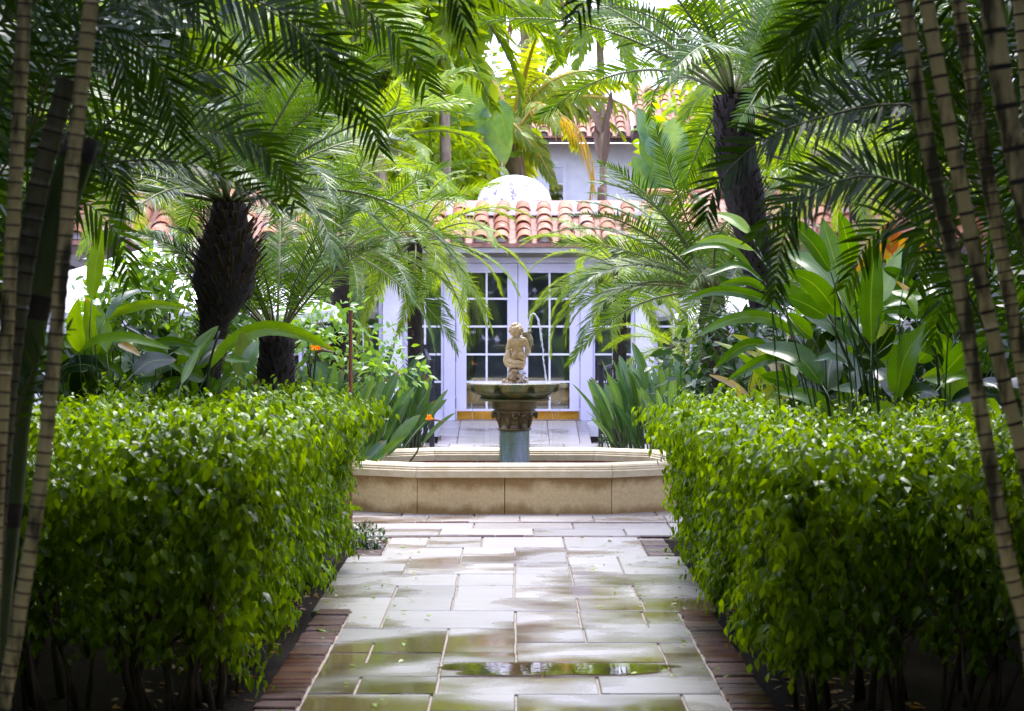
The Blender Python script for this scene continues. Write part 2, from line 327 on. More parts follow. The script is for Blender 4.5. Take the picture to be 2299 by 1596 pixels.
M['flower'] = leaf_mat('orange_sepal', (.75,.22,.01), (.85,.38,.02), .3, .4)
M['beak'] = solid('flower_spathe', (.10,.16,.05), (.30,.10,.06), .4, 4)

def puddle_mat():
    m, t, out = new_mat('rain_puddle'); fr = N(t, 'ShaderNodeFresnel'); fr.inputs[0].default_value = 1.45
    tr = N(t, 'ShaderNodeBsdfTransparent'); tr.inputs[0].default_value = (.42,.34,.2,1); gl = N(t, 'ShaderNodeBsdfGlossy'); gl.inputs['Roughness'].default_value = .015
    n = noise(t, 14, 2, coords(t, world=True)); t.links.new(bump(t, n.outputs[0], .05, .004), gl.inputs['Normal'])
    mx = N(t, 'ShaderNodeMixShader'); t.links.new(fr.outputs[0], mx.inputs[0]); t.links.new(tr.outputs[0], mx.inputs[1]); t.links.new(gl.outputs[0], mx.inputs[2]); t.links.new(mx.outputs[0], out.inputs[0]); return m
PUD = puddle_mat()
# ------------------------------------------------------------------ foliage builders
def spline(pts, n):
    pts = [Vector(p) for p in pts]
    if len(pts) == 2: pts = [pts[0], (pts[0]+pts[1])/2, pts[1]]
    q = [pts[0]*2-pts[1]]+pts+[pts[-1]*2-pts[-2]]; out = []
    for i in range(1, len(q)-2):
        for k in range(12):
            t = k/12; a, b, c, d = q[i-1], q[i], q[i+1], q[i+2]
            out.append(.5*((2*b)+(c-a)*t+(2*a-5*b+4*c-d)*t*t+(3*b-a-3*c+d)*t**3))
    out.append(pts[-1])
    L = [0]
    for i in range(1, len(out)): L.append(L[-1]+(out[i]-out[i-1]).length)
    res = []; j = 0
    for k in range(n):
        s = L[-1]*k/(n-1)
        while j < len(L)-2 and L[j+1] < s: j += 1
        u = (s-L[j])/max(1e-9, L[j+1]-L[j]); res.append(out[j].lerp(out[j+1], min(1, max(0, u))))
    return res, L[-1]

def frond_meshes(name, pts, nl, ll, lw, mleaf, mrach, v=.25, phi=(1.15,.45), g=.35, s0=.14, r0=.012, rn=random, up=None, jit=.065, one=0):
    """a feather palm leaf along pts: (rachis mesh, leaflets mesh)"""
    c, L = spline(pts, max(nl, 12)); n = len(c)
    mr = MB(); step = max(1, n//12); idx = list(range(0, n, step))
    if idx[-1] != n-1: idx.append(n-1)
    mr.tube([c[i] for i in idx], [r0*(1-.85*i/(n-1)) for i in idx], 5)
    ml = MB(); U0 = up or Z
    for i in range(n):
        s = i/(n-1)
        if s < s0: continue
        T = (c[min(i+1,n-1)]-c[max(i-1,0)]).normalized()
        U = U0-T*U0.dot(T)
        if U.length < .15: U = Vector((T.z, .3, -T.x)); U = U-T*U.dot(T)
        U.normalize(); Sd = T.cross(U)
        q = (s-s0)/(1-s0); l0 = ll*min(1, .45+2.6*q)*(1-.62*q**2.2)
        ph = phi[0]+(phi[1]-phi[0])*q
        for sd in (1, -1):
            if one and sd != one and rn.random() < .85: continue
            if rn.random() < .04: continue
            l = l0*rn.uniform(.82, 1.1); a = ph+rn.gauss(0, jit); vv = v+rn.gauss(0, jit*1.3)
            D = (T*math.cos(a)+(Sd*sd*math.cos(vv)+U*math.sin(vv))*math.sin(a)).normalized()
            p = c[i].copy(); W = T-D*T.dot(D)
            if W.length < 1e-3: W = U.copy()
            W.normalize(); W = (W+D.cross(W)*rn.gauss(0, .25)).normalized()
            o = len(ml.v); gg = g*rn.uniform(.6, 1.5)
            for k, wd in enumerate((.35, 1.0, .72, 0)):
                if k == 3: ml.v.append(tuple(p))
                else:
                    ml.v.append(tuple(p+W*lw*wd*.5)); ml.v.append(tuple(p-W*lw*wd*.5))
                D = (D-Z*gg*(.15, .45, .75, 0)[k]).normalized(); p = p+D*l*(.2, .42, .38, 0)[k]
                W = (W-D*W.dot(D)).normalized()
            ml.f += [(o,o+1,o+3,o+2),(o+2,o+3,o+5,o+4),(o+4,o+5,o+6)]; ml.m += [0,0,0]
    return mr.mesh('frond', mrach, True), ml.mesh('leaflets', mleaf)

FCACHE = {}
def arc(L, elev, droop, n=10, pw=1.5):
    p = Vector((0,0,0)); out = [p.copy()]
    for i in range(n):
        a = elev-droop*((i+.5)/n)**pw; p = p+Vector((math.cos(a),0,math.sin(a)))*(L/n); out.append(p.copy())
    return out
SPEC = {  # leaflet pairs, leaflet length / frond length, leaflet width, V angle, forward angles, gravity, droop
 'date':  dict(nl=80, ll=.165, lw=.0082, v=.30, phi=(1.2,.5), g=.22, droop=1.25, mat='date', r='rachis', r0=.009),
 'dateb': dict(nl=76, ll=.17, lw=.0095, v=.30, phi=(1.2,.5), g=.34, droop=1.35, mat='datebright', r='rachis', r0=.009),
 'areca': dict(nl=34, ll=.24, lw=.024, v=.45, phi=(1.0,.5), g=.30, droop=1.3, mat='areca', r='rachis', r0=.010),
 'coco':  dict(nl=48, ll=.25, lw=.035, v=.10, phi=(1.15,.5), g=1.1, droop=1.7, mat='coco', r='rachisyel', r0=.03),
 'bright':dict(nl=40, ll=.24, lw=.03, v=.30, phi=(1.1,.5), g=.5, droop=1.3, mat='datebright', r='rachis', r0=.02),
}
def frond_var(sp, elev, var):
    b = round(elev/14)*14; key = (sp, b, var)
    if key not in FCACHE:
        k = SPEC[sp]; rn = random.Random(hash((sp, b, var)) % 99991 if False else (sum(map(ord, sp))*131+b*17+var*7+5))
        dr = k['droop']*(1 - .35*max(0, b)/90)*rn.uniform(.8, 1.2)
        if b < 0: dr *= .75
        FCACHE[key] = frond_meshes(sp, arc(1.0, R(b), dr), k['nl'], k['ll'], k['lw'], M[k['mat']], M[k['r']], k['v'], k['phi'], k['g'], .16, k['r0'], rn)
    return FCACHE[key]
def put_frond(root, mr, ml, Mx, name='frond'):
    a = link(name, mr, root); a.matrix_local = Mx
    b = link('leaflets', ml, a); b['kind'] = 'stuff'
    return a
def crown(root, loc, sp, n, L, emin=-35, emax=82, seed=1, az0=0, skip=None, spread=.04):  # skip(azimuth, elevation) leaves a frond out
    rn = random.Random(seed)
    for i in range(n):
        q = (i+.5)/n; el = emax+(emin-emax)*q**.85+rn.uniform(-7, 7); az = az0+i*137.5+rn.uniform(-15, 15)
        if skip and skip(az % 360, el): continue
        mr, ml = frond_var(sp, el, rn.randrange(2)); s = L*rn.uniform(.82, 1.1)
        a = R(az); off = Vector((math.cos(a), math.sin(a), 0))*spread
        put_frond(root, mr, ml, Matrix.Translation(Vector(loc)+off) @ Matrix.Rotation(a, 4, 'Z') @ Matrix.Rotation(rn.uniform(-.7,.7), 4, 'X') @ Matrix.Scale(s, 4))

def date_trunk(root, pts, rad, seed=1, nst=160, stub=.07):
    """rough trunk clad with old leaf bases"""
    c, L = spline(pts, 22); n = len(c); rn = random.Random(seed)
    rr = [rad(i/(n-1)) for i in range(n)]
    m = MB(); m.tube(c, [r*rn.uniform(.94, 1.05) for r in rr], 14); m.build('trunk', M['trunk'], root, smooth=True)
    s = MB()
    for k in range(nst):
        u = (k+rn.random())/nst; i = min(n-2, int(u*(n-1))); p = c[i].lerp(c[i+1], u*(n-1)-i); a = k*2.39996+rn.uniform(-.2,.2)
        o = Vector((math.cos(a), math.sin(a), 0)); r = rr[i]; b = p+o*r*.9
        ln = stub*rn.uniform(.7, 1.7)*min(1.15, .35+r*4); tip = b+(o*.75+Z*rn.uniform(.35,1.0))*ln; wd = Vector((-o.y, o.x, 0))*ln*rn.uniform(.13,.24)
        th = (o*.3-Z*.4)*ln*.35
        s.add([b+wd-Z*ln*.3, b-wd-Z*ln*.3, b+th, tip+wd*.45, tip-wd*.45, tip+th*.4], [(0,2,5,3),(2,1,4,5),(1,0,3,4),(3,5,4)])
    o = s.build('leaf_base', M['stub'], root); o['kind'] = 'stuff'

def leaf_cloud(name, mat, pos, dirs, nrm, ln, wd, parent=None, curl=.35, fold=.25, loc=None):
    """many small leaves in one mesh: arrays of base points, directions, face normals, lengths, widths"""
    n = len(pos); D = dirs/np.linalg.norm(dirs, axis=1, keepdims=True)
    Nn = nrm-D*(nrm*D).sum(1, keepdims=True); Nn /= np.maximum(1e-6, np.linalg.norm(Nn, axis=1, keepdims=True)); W = np.cross(D, Nn)
    T = np.array([(0,0,0),(.28,.42,fold),(.28,0,0),(.28,-.42,fold),(.64,.33,fold),(.64,0,0),(.64,-.33,fold),(1,0,0)])
    V = np.empty((n, 8, 3))
    for k, (u, v, f) in enumerate(T):
        drop = -curl*u*u
        V[:, k] = pos + D*(ln*u)[:,None] + W*(wd*v)[:,None] + Nn*(ln*drop*.5 + wd*f*abs(v))[:,None]
    F3 = np.array([(0,1,2),(0,2,3),(4,7,5),(5,7,6)]); F4 = np.array([(1,4,5,2),(2,5,6,3)])
    base = (np.arange(n)*8)
    t3 = (F3[None]+base[:,None,None]).reshape(-1,3); t4 = (F4[None]+base[:,None,None]).reshape(-1,4)
    me = bpy.data.meshes.new(name); me.vertices.add(n*8); me.vertices.foreach_set('co', V.reshape(-1).astype(np.float32))
    nl = t3.size+t4.size; me.loops.add(nl); me.loops.foreach_set('vertex_index', np.concatenate([t3.reshape(-1), t4.reshape(-1)]).astype(np.int32))
    st = np.concatenate([np.arange(len(t3))*3, len(t3)*3+np.arange(len(t4))*4]).astype(np.int32)
    me.polygons.add(len(st)); me.polygons.foreach_set('loop_start', st)
    me.polygons.foreach_set('use_smooth', np.ones(len(st), dtype=bool))
    me.update(calc_edges=True); me.validate(); me.materials.append(mat)
    o = link(name, me, parent, loc); o['kind'] = 'stuff'; return o

def blade_mesh(pts, width, mat, nrm=Vector((0,-.7,.7)), fold=.25, wave=.05, prof=None, nseg=12, rn=random, sag=0, tear=0):
    """one big leaf: midrib along pts, pointed at both ends, folded along the midrib, edge slightly waved"""
    c, L = spline(pts, nseg+1); m = MB(); ph = rn.uniform(0, 6); cols = 5; twist = rn.uniform(-.25,.25)
    for i in range(nseg+1):
        u = i/nseg; T = (c[min(i+1,nseg)]-c[max(i-1,0)]).normalized()
        Nn = nrm-T*nrm.dot(T)
        if Nn.length < .1: Nn = Vector((.3,-1,.2)); Nn = Nn-T*Nn.dot(T)
        Nn.normalize(); W = T.cross(Nn); a = twist*(u-.3); W, Nn = W*math.cos(a)+Nn*math.sin(a), Nn*math.cos(a)-W*math.sin(a)
        hw = width*.5*(prof(u) if prof else (math.sin(math.pi*min(1, u**.8*1.0))**.75 if u < 1 else 0)); hw = max(hw, width*.004)
        for k in range(cols):
            v = k/(cols-1)*2-1; e = abs(v)
            m.v.append(tuple(c[i]+W*hw*v+Nn*hw*(fold*e+ (wave*math.sin(u*17+ph+v*2)*4*e*e if e > .9 else 0)*.25-sag*e*e)))
    for i in range(nseg):
        for k in range(cols-1):
            m.f.append((i*cols+k, i*cols+k+1, (i+1)*cols+k+1, (i+1)*cols+k)); m.m.append(0)
    me = m.mesh('leaf', mat, True)
    ac = me.attributes.new('across', 'FLOAT', 'POINT'); al = me.attributes.new('along', 'FLOAT', 'POINT')
    ac.data.foreach_set('value', [abs(k/(cols-1)*2-1) for i in range(nseg+1) for k in range(cols)]); al.data.foreach_set('value', [i/nseg for i in range(nseg+1) for k in range(cols)])
    return me

# ------------------------------------------------------------------ the ground and the path
XS = 0.87           # half width of the slab walk between the brick edgings
ground = MB(); ground.add([(-150,-60,-.03),(150,-60,-.03),(150,300,-.03),(-150,300,-.03)], [(0,1,2,3)]); tag(ground.build('ground', M['soil']), kind='structure')
path = thing('path', None, None); tag(path, 'pale stone garden path with brick edging', kind='structure'); del path['label']
bed = MB(); bed.box(-1.05, 1.05, 3, 15.86, -.06, -.012); bed.build('bedding', M['joint'], path)
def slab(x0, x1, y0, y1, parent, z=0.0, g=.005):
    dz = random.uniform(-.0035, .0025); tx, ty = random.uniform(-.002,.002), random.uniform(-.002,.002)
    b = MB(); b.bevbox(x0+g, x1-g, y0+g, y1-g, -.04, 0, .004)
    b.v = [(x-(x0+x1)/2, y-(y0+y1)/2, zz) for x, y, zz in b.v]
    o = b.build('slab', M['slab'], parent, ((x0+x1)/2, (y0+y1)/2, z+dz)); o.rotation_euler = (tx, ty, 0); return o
rows = [ # near edge y, far edge y, joint x positions read at the row's middle, full width?
 (1640,1596,[790,1010,1280,1430],0),(1596,1557,[965,1159,1538],0),(1557,1518,[803,982,1344],0),(1518,1487,[988,1218,1504],0),(1487,1465,[825,993,1159,1493],0),
 (1465,1442,[835,998,1157,1482],0),(1442,1409,[1004,1158,1313],0),(1409,1371,[862,1157,1302,1448],0),
 (1371,1341,[876,1016,1297,1443],1),(1341,1313,[887,1024,1154,1426],1),(1313,1288,[1027,1155,1285],1),(1288,1266,[909,1156,1280,1397],1),(1266,1249,[918,1035,1274,1389],1),
 (1249,1229,[1038,1156,1272],0),(1229,1206,[960,1082,1266],0)]
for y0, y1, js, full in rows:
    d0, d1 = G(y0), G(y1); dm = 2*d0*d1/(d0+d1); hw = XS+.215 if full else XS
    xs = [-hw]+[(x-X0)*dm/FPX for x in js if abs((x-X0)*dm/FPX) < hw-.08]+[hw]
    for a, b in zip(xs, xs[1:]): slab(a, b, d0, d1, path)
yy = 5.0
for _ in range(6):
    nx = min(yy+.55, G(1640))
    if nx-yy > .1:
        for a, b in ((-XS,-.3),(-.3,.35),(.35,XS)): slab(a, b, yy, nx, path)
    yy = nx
# brick edging: headers laid crosswise along both sides
bm = MB(); bm.bevbox(-.1, .1, -.046, .046, -.05, 0, .005); brick_me = bm.mesh('brick', M['brick'])
def brick(x, y, parent, z=0, rot=0, sx=1):
    o = link('brick', brick_me, parent, (x+random.uniform(-.004,.004), y, z+random.uniform(-.006,.004)))
    o.rotation_euler = (random.uniform(-.02,.02), random.uniform(-.015,.015), rot+random.uniform(-.02,.02)); o.scale = (sx, 1, 1); return o
for sgn in (-1, 1):
    for a, b in ((7.2, G(1368)), (G(1250), G(1209))):
        y = a+.05
        while y < b-.03:
            brick(sgn*(XS+.094), y, path, sx=.86); y += .0985
# rain water standing on the low slabs
def puddle(x0, x1, y0, y1, seed):
    rn = random.Random(seed); cx, cy = (x0+x1)/2, (y0+y1)/2; vs = []; n_ = 40; f = [rn.uniform(0, 6.28) for _ in range(4)]
    for i in range(n_):
        a = 2*math.pi*i/n_; k = 1+.10*math.sin(3*a+f[0])+.08*math.sin(5*a+f[1])+.05*math.sin(9*a+f[2]); c, s_ = math.cos(a), math.sin(a)
        e = (abs(c)**4+abs(s_)**4)**-.25; vs.append(((x1-x0)/2*c*e*k, (y1-y0)/2*s_*e*min(1.04, k), 0))
    m = MB(); m.add(vs, [tuple(range(n_))]); o = m.build('water', PUD, None, (cx, cy, .0052)); tag(o, kind='structure')
puddle(-.32, .66, G(1517), G(1490), 1)
# plaza round the fountain
plaza = thing('plaza', None, None); tag(plaza, kind='structure')
b = MB(); b.box(-5, 5, 15.72, 26.9, -.06, -.015); b.build('bedding', M['joint'], plaza)
x = -2.3
while x < 2.4:
    brick(x, 15.80, plaza, rot=0, sx=1); x += .206
x = -2.3
while x < 2.4:
    brick(x, 16.82, plaza); x += .206
def slabrow(y0, y1, ext, seed, wmin=.55, wmax=.8):
    rn = random.Random(seed); x = -ext-rn.random()*.4
    while x < ext:
        wd = rn.uniform(wmin, wmax); slab(x, x+wd, y0, y1, plaza); x += wd
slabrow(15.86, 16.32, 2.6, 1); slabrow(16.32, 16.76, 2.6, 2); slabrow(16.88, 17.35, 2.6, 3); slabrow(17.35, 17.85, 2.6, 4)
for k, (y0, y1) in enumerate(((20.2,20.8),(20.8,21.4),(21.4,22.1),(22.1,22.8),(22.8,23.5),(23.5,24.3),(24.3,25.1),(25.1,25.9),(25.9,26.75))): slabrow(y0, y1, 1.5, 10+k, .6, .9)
# ramp up to the doors
FL = .186; DOORY = 28.7
ramp_ = thing('ramp', None, None); tag(ramp_, kind='structure')
rx = .93
m = MB(); m.add([(-rx,26.75,-.02),(rx,26.75,-.02),(rx,28.62,FL-.012),(-rx,28.62,FL-.012),(-rx,26.75,-.2),(rx,26.75,-.2),(rx,28.62,-.2),(-rx,28.62,-.2)],[(0,1,2,3),(4,5,1,0),(5,6,2,1),(7,4,0,3)]); m.build('bedding', M['joint'], ramp_)
ang = math.atan2(FL, 1.87)
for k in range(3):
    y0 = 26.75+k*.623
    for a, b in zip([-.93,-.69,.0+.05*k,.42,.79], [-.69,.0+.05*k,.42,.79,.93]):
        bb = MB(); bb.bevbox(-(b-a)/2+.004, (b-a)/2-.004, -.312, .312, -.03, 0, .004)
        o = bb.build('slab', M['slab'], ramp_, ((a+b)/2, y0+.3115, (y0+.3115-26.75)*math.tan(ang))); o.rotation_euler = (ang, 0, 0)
for sgn in (-1, 1):
    for k in range(8):
        brick(sgn*1.04, 26.2+k*.1, ramp_, .0)

# ------------------------------------------------------------------ the fountain
FC = 18.6
fount = thing('fountain', 'stone garden fountain with low angular pool and scalloped green bowl on a column', 'fountain', (0, FC, 0))
half = [(.765,-1.1),(1.38,-.74),(1.58,0),(1.38,.74),(.765,1.1)]
poly = [(-.765,-1.1)]+half+[(-x, y) for x, y in reversed(half)][:-1]
def inset(poly, d):
    n = len(poly); out = []
    for i in range(n):
        p0, p1, p2 = Vector(poly[i-1]), Vector(poly[i]), Vector(poly[(i+1)%n])
        n1 = (p1-p0).normalized(); n2 = (p2-p1).normalized(); n1 = Vector((-n1.y, n1.x)); n2 = Vector((-n2.y, n2.x))
        bis = (n1+n2).normalized(); out.append(tuple(p1+bis*d/bis.dot(n1)))
    return out
def wall_piece(a0, a1, b0, b1, z0, z1, name, mat, t0=0, t1=1, gap=.002, prof=None):
    """a stone between outer edge a0-a1 and inner edge b0-b1; prof lists (outset, z) on the outer side"""
    L = (Vector(a1)-Vector(a0)).length; g = gap/L
    lerp = lambda p, q, t: Vector((p[0]+(q[0]-p[0])*t, p[1]+(q[1]-p[1])*t))
    o0, o1, i0, i1 = lerp(a0,a1,t0+g), lerp(a0,a1,t1-g), lerp(b0,b1,t0+g), lerp(b0,b1,t1-g)
    prof = prof or [(0,z0),(0,z1)]
    d0, d1 = (o0-i0).normalized(), (o1-i1).normalized(); vs = []
    for s_, z in prof: vs += [(*(o0+d0*s_), z), (*(o1+d1*s_), z)]
    k = len(prof)
    for s_, z in reversed(prof): vs += [(*(i0-d0*s_), z), (*(i1-d1*s_), z)]
    n = 2*k; fs = [(2*j, 2*j+1, 2*((j+1)%n)+1, 2*((j+1)%n)) for j in range(n)]
    fs += [tuple(2*j for j in reversed(range(n))), tuple(2*j+1 for j in range(n))]
    m = MB(); m.add(vs, fs); return m.build(name, mat, fount)
inn = inset(poly, .24); n = len(poly)
mort = MB(); 
cin = inset(poly, .235)
for i in range(n):
    j = (i+1) % n; Ls = (Vector(poly[j])-Vector(poly[i])).length
    splits = [0, .45, 1] if i == 0 else [0, 1]
    for t0, t1 in zip(splits, splits[1:]): wall_piece(poly[i], poly[j], inn[i], inn[j], 0, .285, 'wall_stone', M['poolstone'], t0, t1, .003)
    wall_piece(poly[i], poly[j], inn[i], inn[j], .285, .388, 'coping_stone', M['coping'], 0, 1, .002,
               prof=[(.02,.286),(.028,.290),(.028,.340),(.014,.346),(.014,.358),(.004,.364),(.004,.374),(-.012,.388)])
lin = inset(poly, .244)
for i in range(n):            # brick lining on the inner faces
    j = (i+1) % n; a, b = Vector(lin[i]), Vector(lin[j]); L = (b-a).length; k = int(L/.085)
    if poly[i][1] < -.6 and poly[j][1] < -.6: continue
    dr = (b-a).normalized(); nr = Vector((-dr.y, dr.x))
    for q in range(k):
        c = a+dr*(q+.5)*L/k+nr*.02
        mm = MB(); hx = L/k/2-.004; mm.bevbox(-hx, hx, -.018, .018, 0, .28, .003)
        o = mm.build('brick', M['liner'], fount, (c.x, c.y, 0)); o.rotation_euler = (0, 0, math.atan2(dr.y, dr.x))
m = MB(); m.prism([(p[0], p[1]) for p in inset(poly, .29)], -.01, .02); m.build('pool_floor', M['joint'], fount)
pw = MB(); q = inset(poly, .292); pw.add([(p[0], p[1], 0) for p in q], [tuple(range(len(q)))]); o = pw.build('pool_water', M['pool'], None, (0, FC, .245)); tag(o, kind='structure'); o.name = 'water'
# column
col = MB(); col.lathe([(.0,0),(.150,0),(.150,.05),(.134,.07),(.128,.10),(.1265,.36),(.1255,.58),(.124,.602)], 16); col.build('column', M['verdigris'], fount)
cap = MB()
cap.lathe([(.126,.60),(.138,.602),(.142,.612),(.138,.62),(.128,.624),(.130,.66),(.136,.695),(.150,.725),(.164,.745)], 32)
cap.lathe([(.164,.745),(.178,.748),(.183,.757),(.178,.766),(.168,.770),(.168,.776),(.184,.780),(.188,.788),(.184,.796),(.186,.80),(.186,.856)], 32)
cpo = cap.build('capital', M['capital'], fount, smooth=True)
for k in range(8):
    a = math.pi/8+k*math.pi/4; lv = MB(); o_ = Vector((math.cos(a), math.sin(a), 0)); t_ = Vector((-o_.y, o_.x, 0))
    big = k % 2 == 0
    pts = [o_*.128+Z*.626, o_*.135+Z*.668, o_*.150+Z*.708, o_*.178+Z*.738, o_*.194+Z*.732, o_*.190+Z*.712] if big else [o_*.128+Z*.626, o_*.136+Z*.668, o_*.146+Z*.705, o_*.160+Z*.716]
    lv.tube(pts, [.010,.016,.020,.017,.015,.009] if big else [.012,.020,.018,.008], 7); lv.build('acanthus_leaf', M['capital'], cpo, smooth=True)
for k in range(4):
    a = math.pi/4*(2*k+.5)+math.pi/8*0; 
    for s_ in (-1, 1):
        sp = MB(); o_ = Vector((math.cos(a), math.sin(a), 0)); t_ = Vector((-o_.y, o_.x, 0))*s_; pts = []
        for i in range(16):
            th = i*.55; r = .036*(1-i/18); pts.append(o_*.168+t_*(.03+.03-r*math.cos(th))+Z*(.722+r*math.sin(th)))
        sp.tube(pts, [.011*(1-i/24) for i in range(16)], 6); sp.build('volute', M['capital'], cpo, smooth=True)
# bowl with eight petals
def petal(t, j, r, z):
    u = ((t+math.pi/8) % (math.pi/4))/(math.pi/4)*2-1         # -1..1 within one petal
    k = max(0, (abs(u)-.62)/.38); flat = math.cos(math.pi/8)/math.cos(u*math.pi/8)
    deep = max(0, min(1, (z-.866)/.06)) if r > .25 else 0
    return (flat*.55+.45)*(1-.14*deep*(k**1.4)*(.5 if z > .965 else 1))
bw = MB()
bw.lathe([(.180,.846),(.296,.848),(.308,.854),(.308,.860),(.300,.866),(.262,.868),(.268,.872),(.300,.886),(.338,.903),(.366,.919),(.382,.930),(.386,.936),(.390,.955),(.395,.978),(.399,.985),(.393,.996),(.378,.994),(.36,.984),(.20,.972),(.0,.968)], 128, mod=petal)
bw.build('bowl', M['bowl'], fount, smooth=True)
M['sepal'] = patina_mat('dark_green_hollow', [(.012,.02,.006),(.03,.045,.012),(.05,.06,.02)], 8)
for kk in range(8):      # dark green inserts that darken the pointed hollows between the petals
    a = -math.pi/2+math.pi/8+kk*math.pi/4; m = MB()
    for z, r, wd in ((.870,.285,.070),(.886,.302,.066),(.903,.334,.054),(.919,.355,.038),(.934,.372,.022),(.952,.381,.010),(.966,.386,.002)):
        for v in (-1, -.5, 0, .5, 1):
            rr = r-.010*(1-v*v)+.004; t_ = a+v*wd/r; m.v.append((rr*math.cos(t_), rr*math.sin(t_), z))
    for i in range(6):
        for q in range(4): m.f.append((i*5+q, i*5+q+1, (i+1)*5+q+1, (i+1)*5+q)); m.m.append(0)
    m.build('petal_hollow', M['sepal'], fount, smooth=True)
ws = MB(); ws.lathe([(.382,0),(.2,.002),(0,.002)], 96, mod=petal); 
o = ws.build('bowl_water', M['water'], None, (0, FC, .994), smooth=True); tag(o, kind='stuff'); o.name = 'water'

# ------------------------------------------------------------------ the statue
def blob(parts, voxel, name, mat, parent, smooth=4, loc=None):
    """capsules and balls fused into one continuous skin"""
    m = MB()
    for p in parts:
        p0, p1, r0, r1 = Vector(p[0]), Vector(p[1]), p[2], p[3]
        ax = p1-p0; L = ax.length; prof = []
        q = ax.to_track_quat('Z', 'Y').to_matrix() if L > 1e-6 else Matrix.Identity(3)
        sc = p[4] if len(p) > 4 else (1,1,1); k = 6
        for i in range(k+1):
            a = -math.pi/2+math.pi/2*i/k; prof.append((r0*math.cos(a), r0*math.sin(a)))
        for i in range(k+1):
            a = math.pi/2*i/k; prof.append((r1*math.cos(a), L+r1*math.sin(a)))
        o = len(m.v); m.lathe(prof, 14)
        for i in range(o, len(m.v)):
            v = Vector(m.v[i]); v = q @ v; m.v[i] = tuple(p0+Vector((v.x*sc[0], v.y*sc[1], v.z*sc[2])))
    me = m.mesh('tmp', mat); ob = bpy.data.objects.new('tmp', me); COL.objects.link(ob)
    md = ob.modifiers.new('r', 'REMESH'); md.mode = 'VOXEL'; md.voxel_size = voxel; md.use_smooth_shade = True
    ms = ob.modifiers.new('s', 'SMOOTH'); ms.iterations = smooth; ms.factor = .5
    dg = bpy.context.evaluated_depsgraph_get(); nm = bpy.data.meshes.new_from_object(ob.evaluated_get(dg))
    bpy.data.objects.remove(ob); nm.name = name; nm.polygons.foreach_set('use_smooth', [True]*len(nm.polygons))
    return link(name, nm, parent, loc)
K = .000491
def q_(x, y, dy=0): return Vector(((x-870)*K, dy, (1375-y)*K))
stat = thing('statue', 'stone statue of a curly haired boy from behind holding a spouting fish', 'statue', ((1160-1155)*FC/FPX-.002, FC, .972))
body = [ (q_(862,425,.0), q_(862,432,.004), .050,.050,(1,1.02,1.0)),            # head
 (q_(872,520), q_(878,570), .026,.03),
 (q_(790,610,.002), q_(990,612,.002), .034,.034),                            # shoulders
 (q_(884,640,.004), q_(892,770,.004), .054,.048,(1.0,.72,1)), (q_(850,650,.0), q_(925,650,0), .04,.04,(1,.8,1)),
 (q_(897,780,.004), q_(900,850,.004), .050,.053,(1,.8,1)),
 (q_(846,862,-.016), q_(842,880,-.016), .033,.034), (q_(950,866,-.016), q_(955,884,-.016), .033,.033),
 (q_(768,615), q_(725,755,.004), .025,.021), (q_(725,758,.004), q_(760,790,.07), .021,.017), (q_(760,790,.07), q_(800,760,.085), .016,.014),   # left arm
 (q_(1018,622), q_(1052,720,.01), .025,.020), (q_(1052,720,.01), q_(1096,800,.03), .019,.015), (q_(1096,800,.03), q_(1080,790,.06), .016,.012),   # right arm
 (q_(835,885,.006), q_(815,1010,.03), .036,.028), (q_(815,1010,.03), q_(830,1090,.0), .027,.018),   # legs
 (q_(960,885,.004), q_(975,1000,.02), .037,.028), (q_(975,1000,.02), q_(960,1085,.0), .026,.018),
 (q_(830,1090,-.004), q_(830,1095,.035), .014,.011), (q_(960,1085,-.004), q_(960,1092,.035), .014,.011) ]
for k in range(4): body.append((q_(1080,782+k*9,.062), q_(1050,780+k*9,.072), .0045,.0035))
body.append((q_(1070,770,.058), q_(1055,755,.05), .005,.004))
body += [(q_(862,440,.05), q_(862,446,.055), .008,.007), (q_(750,440,.0), q_(750,450,.0), .012,.010), (q_(972,440,.0), q_(972,450,0), .012,.010), (q_(862,470,.044), q_(850,472,.043), .006,.006)]
blob(body, .0045, 'body', M['statue'], stat, 5)
hair = []; rn = random.Random(3)
for k in range(70):
    a = rn.uniform(0, 2*math.pi); zz = rn.uniform(-.75, 1); rr = math.sqrt(1-zz*zz)
    if zz < .1 and math.sin(a) > .45: continue
    c = q_(860,420,0)+Vector((rr*math.cos(a)*.051, rr*math.sin(a)*.052, zz*.050)); dn = Vector((rn.gauss(0,.006), rn.gauss(0,.004), -.016))
    hair.append((c, c+dn, .011,.007))
hair.append((q_(860,420,-.004), q_(860,425,-.004), .048,.048))
blob(hair, .0035, 'hair', M['statue'], stat, 2)
fish = [(q_(1098,440,.03), q_(1060,520,.05), .010,.030), (q_(1060,520,.05), q_(1090,600,.045), .030,.034), (q_(1090,600,.045), q_(1075,720,.04), .034,.026), (q_(1075,720,.04), q_(1040,840,.04), .026,.022), (q_(1040,840,.04), q_(1060,890,.03), .018,.008),
        (q_(1120,620,.03), q_(1160,690,.02), .012,.004), (q_(1010,490,.03), q_(990,535,.02), .02,.01), (q_(1098,440,.03), q_(1108,425,.03), .011,.008), (q_(1085,455,.02), q_(1100,445,.01), .008,.006)]
blob(fish, .004, 'fish', M['fish'], stat, 2)
drape = []
pl = [(735,790,.0),(700,830,-.01),(672,900,-.02),(668,960,-.03),(700,1020,-.045),(770,1050,-.06),(850,1048,-.064),(920,1052,-.06),(975,1035,-.045),(1000,1000,-.02)]
for a, b in zip(pl, pl[1:]): drape.append((q_(*a), q_(*b), .013,.013))
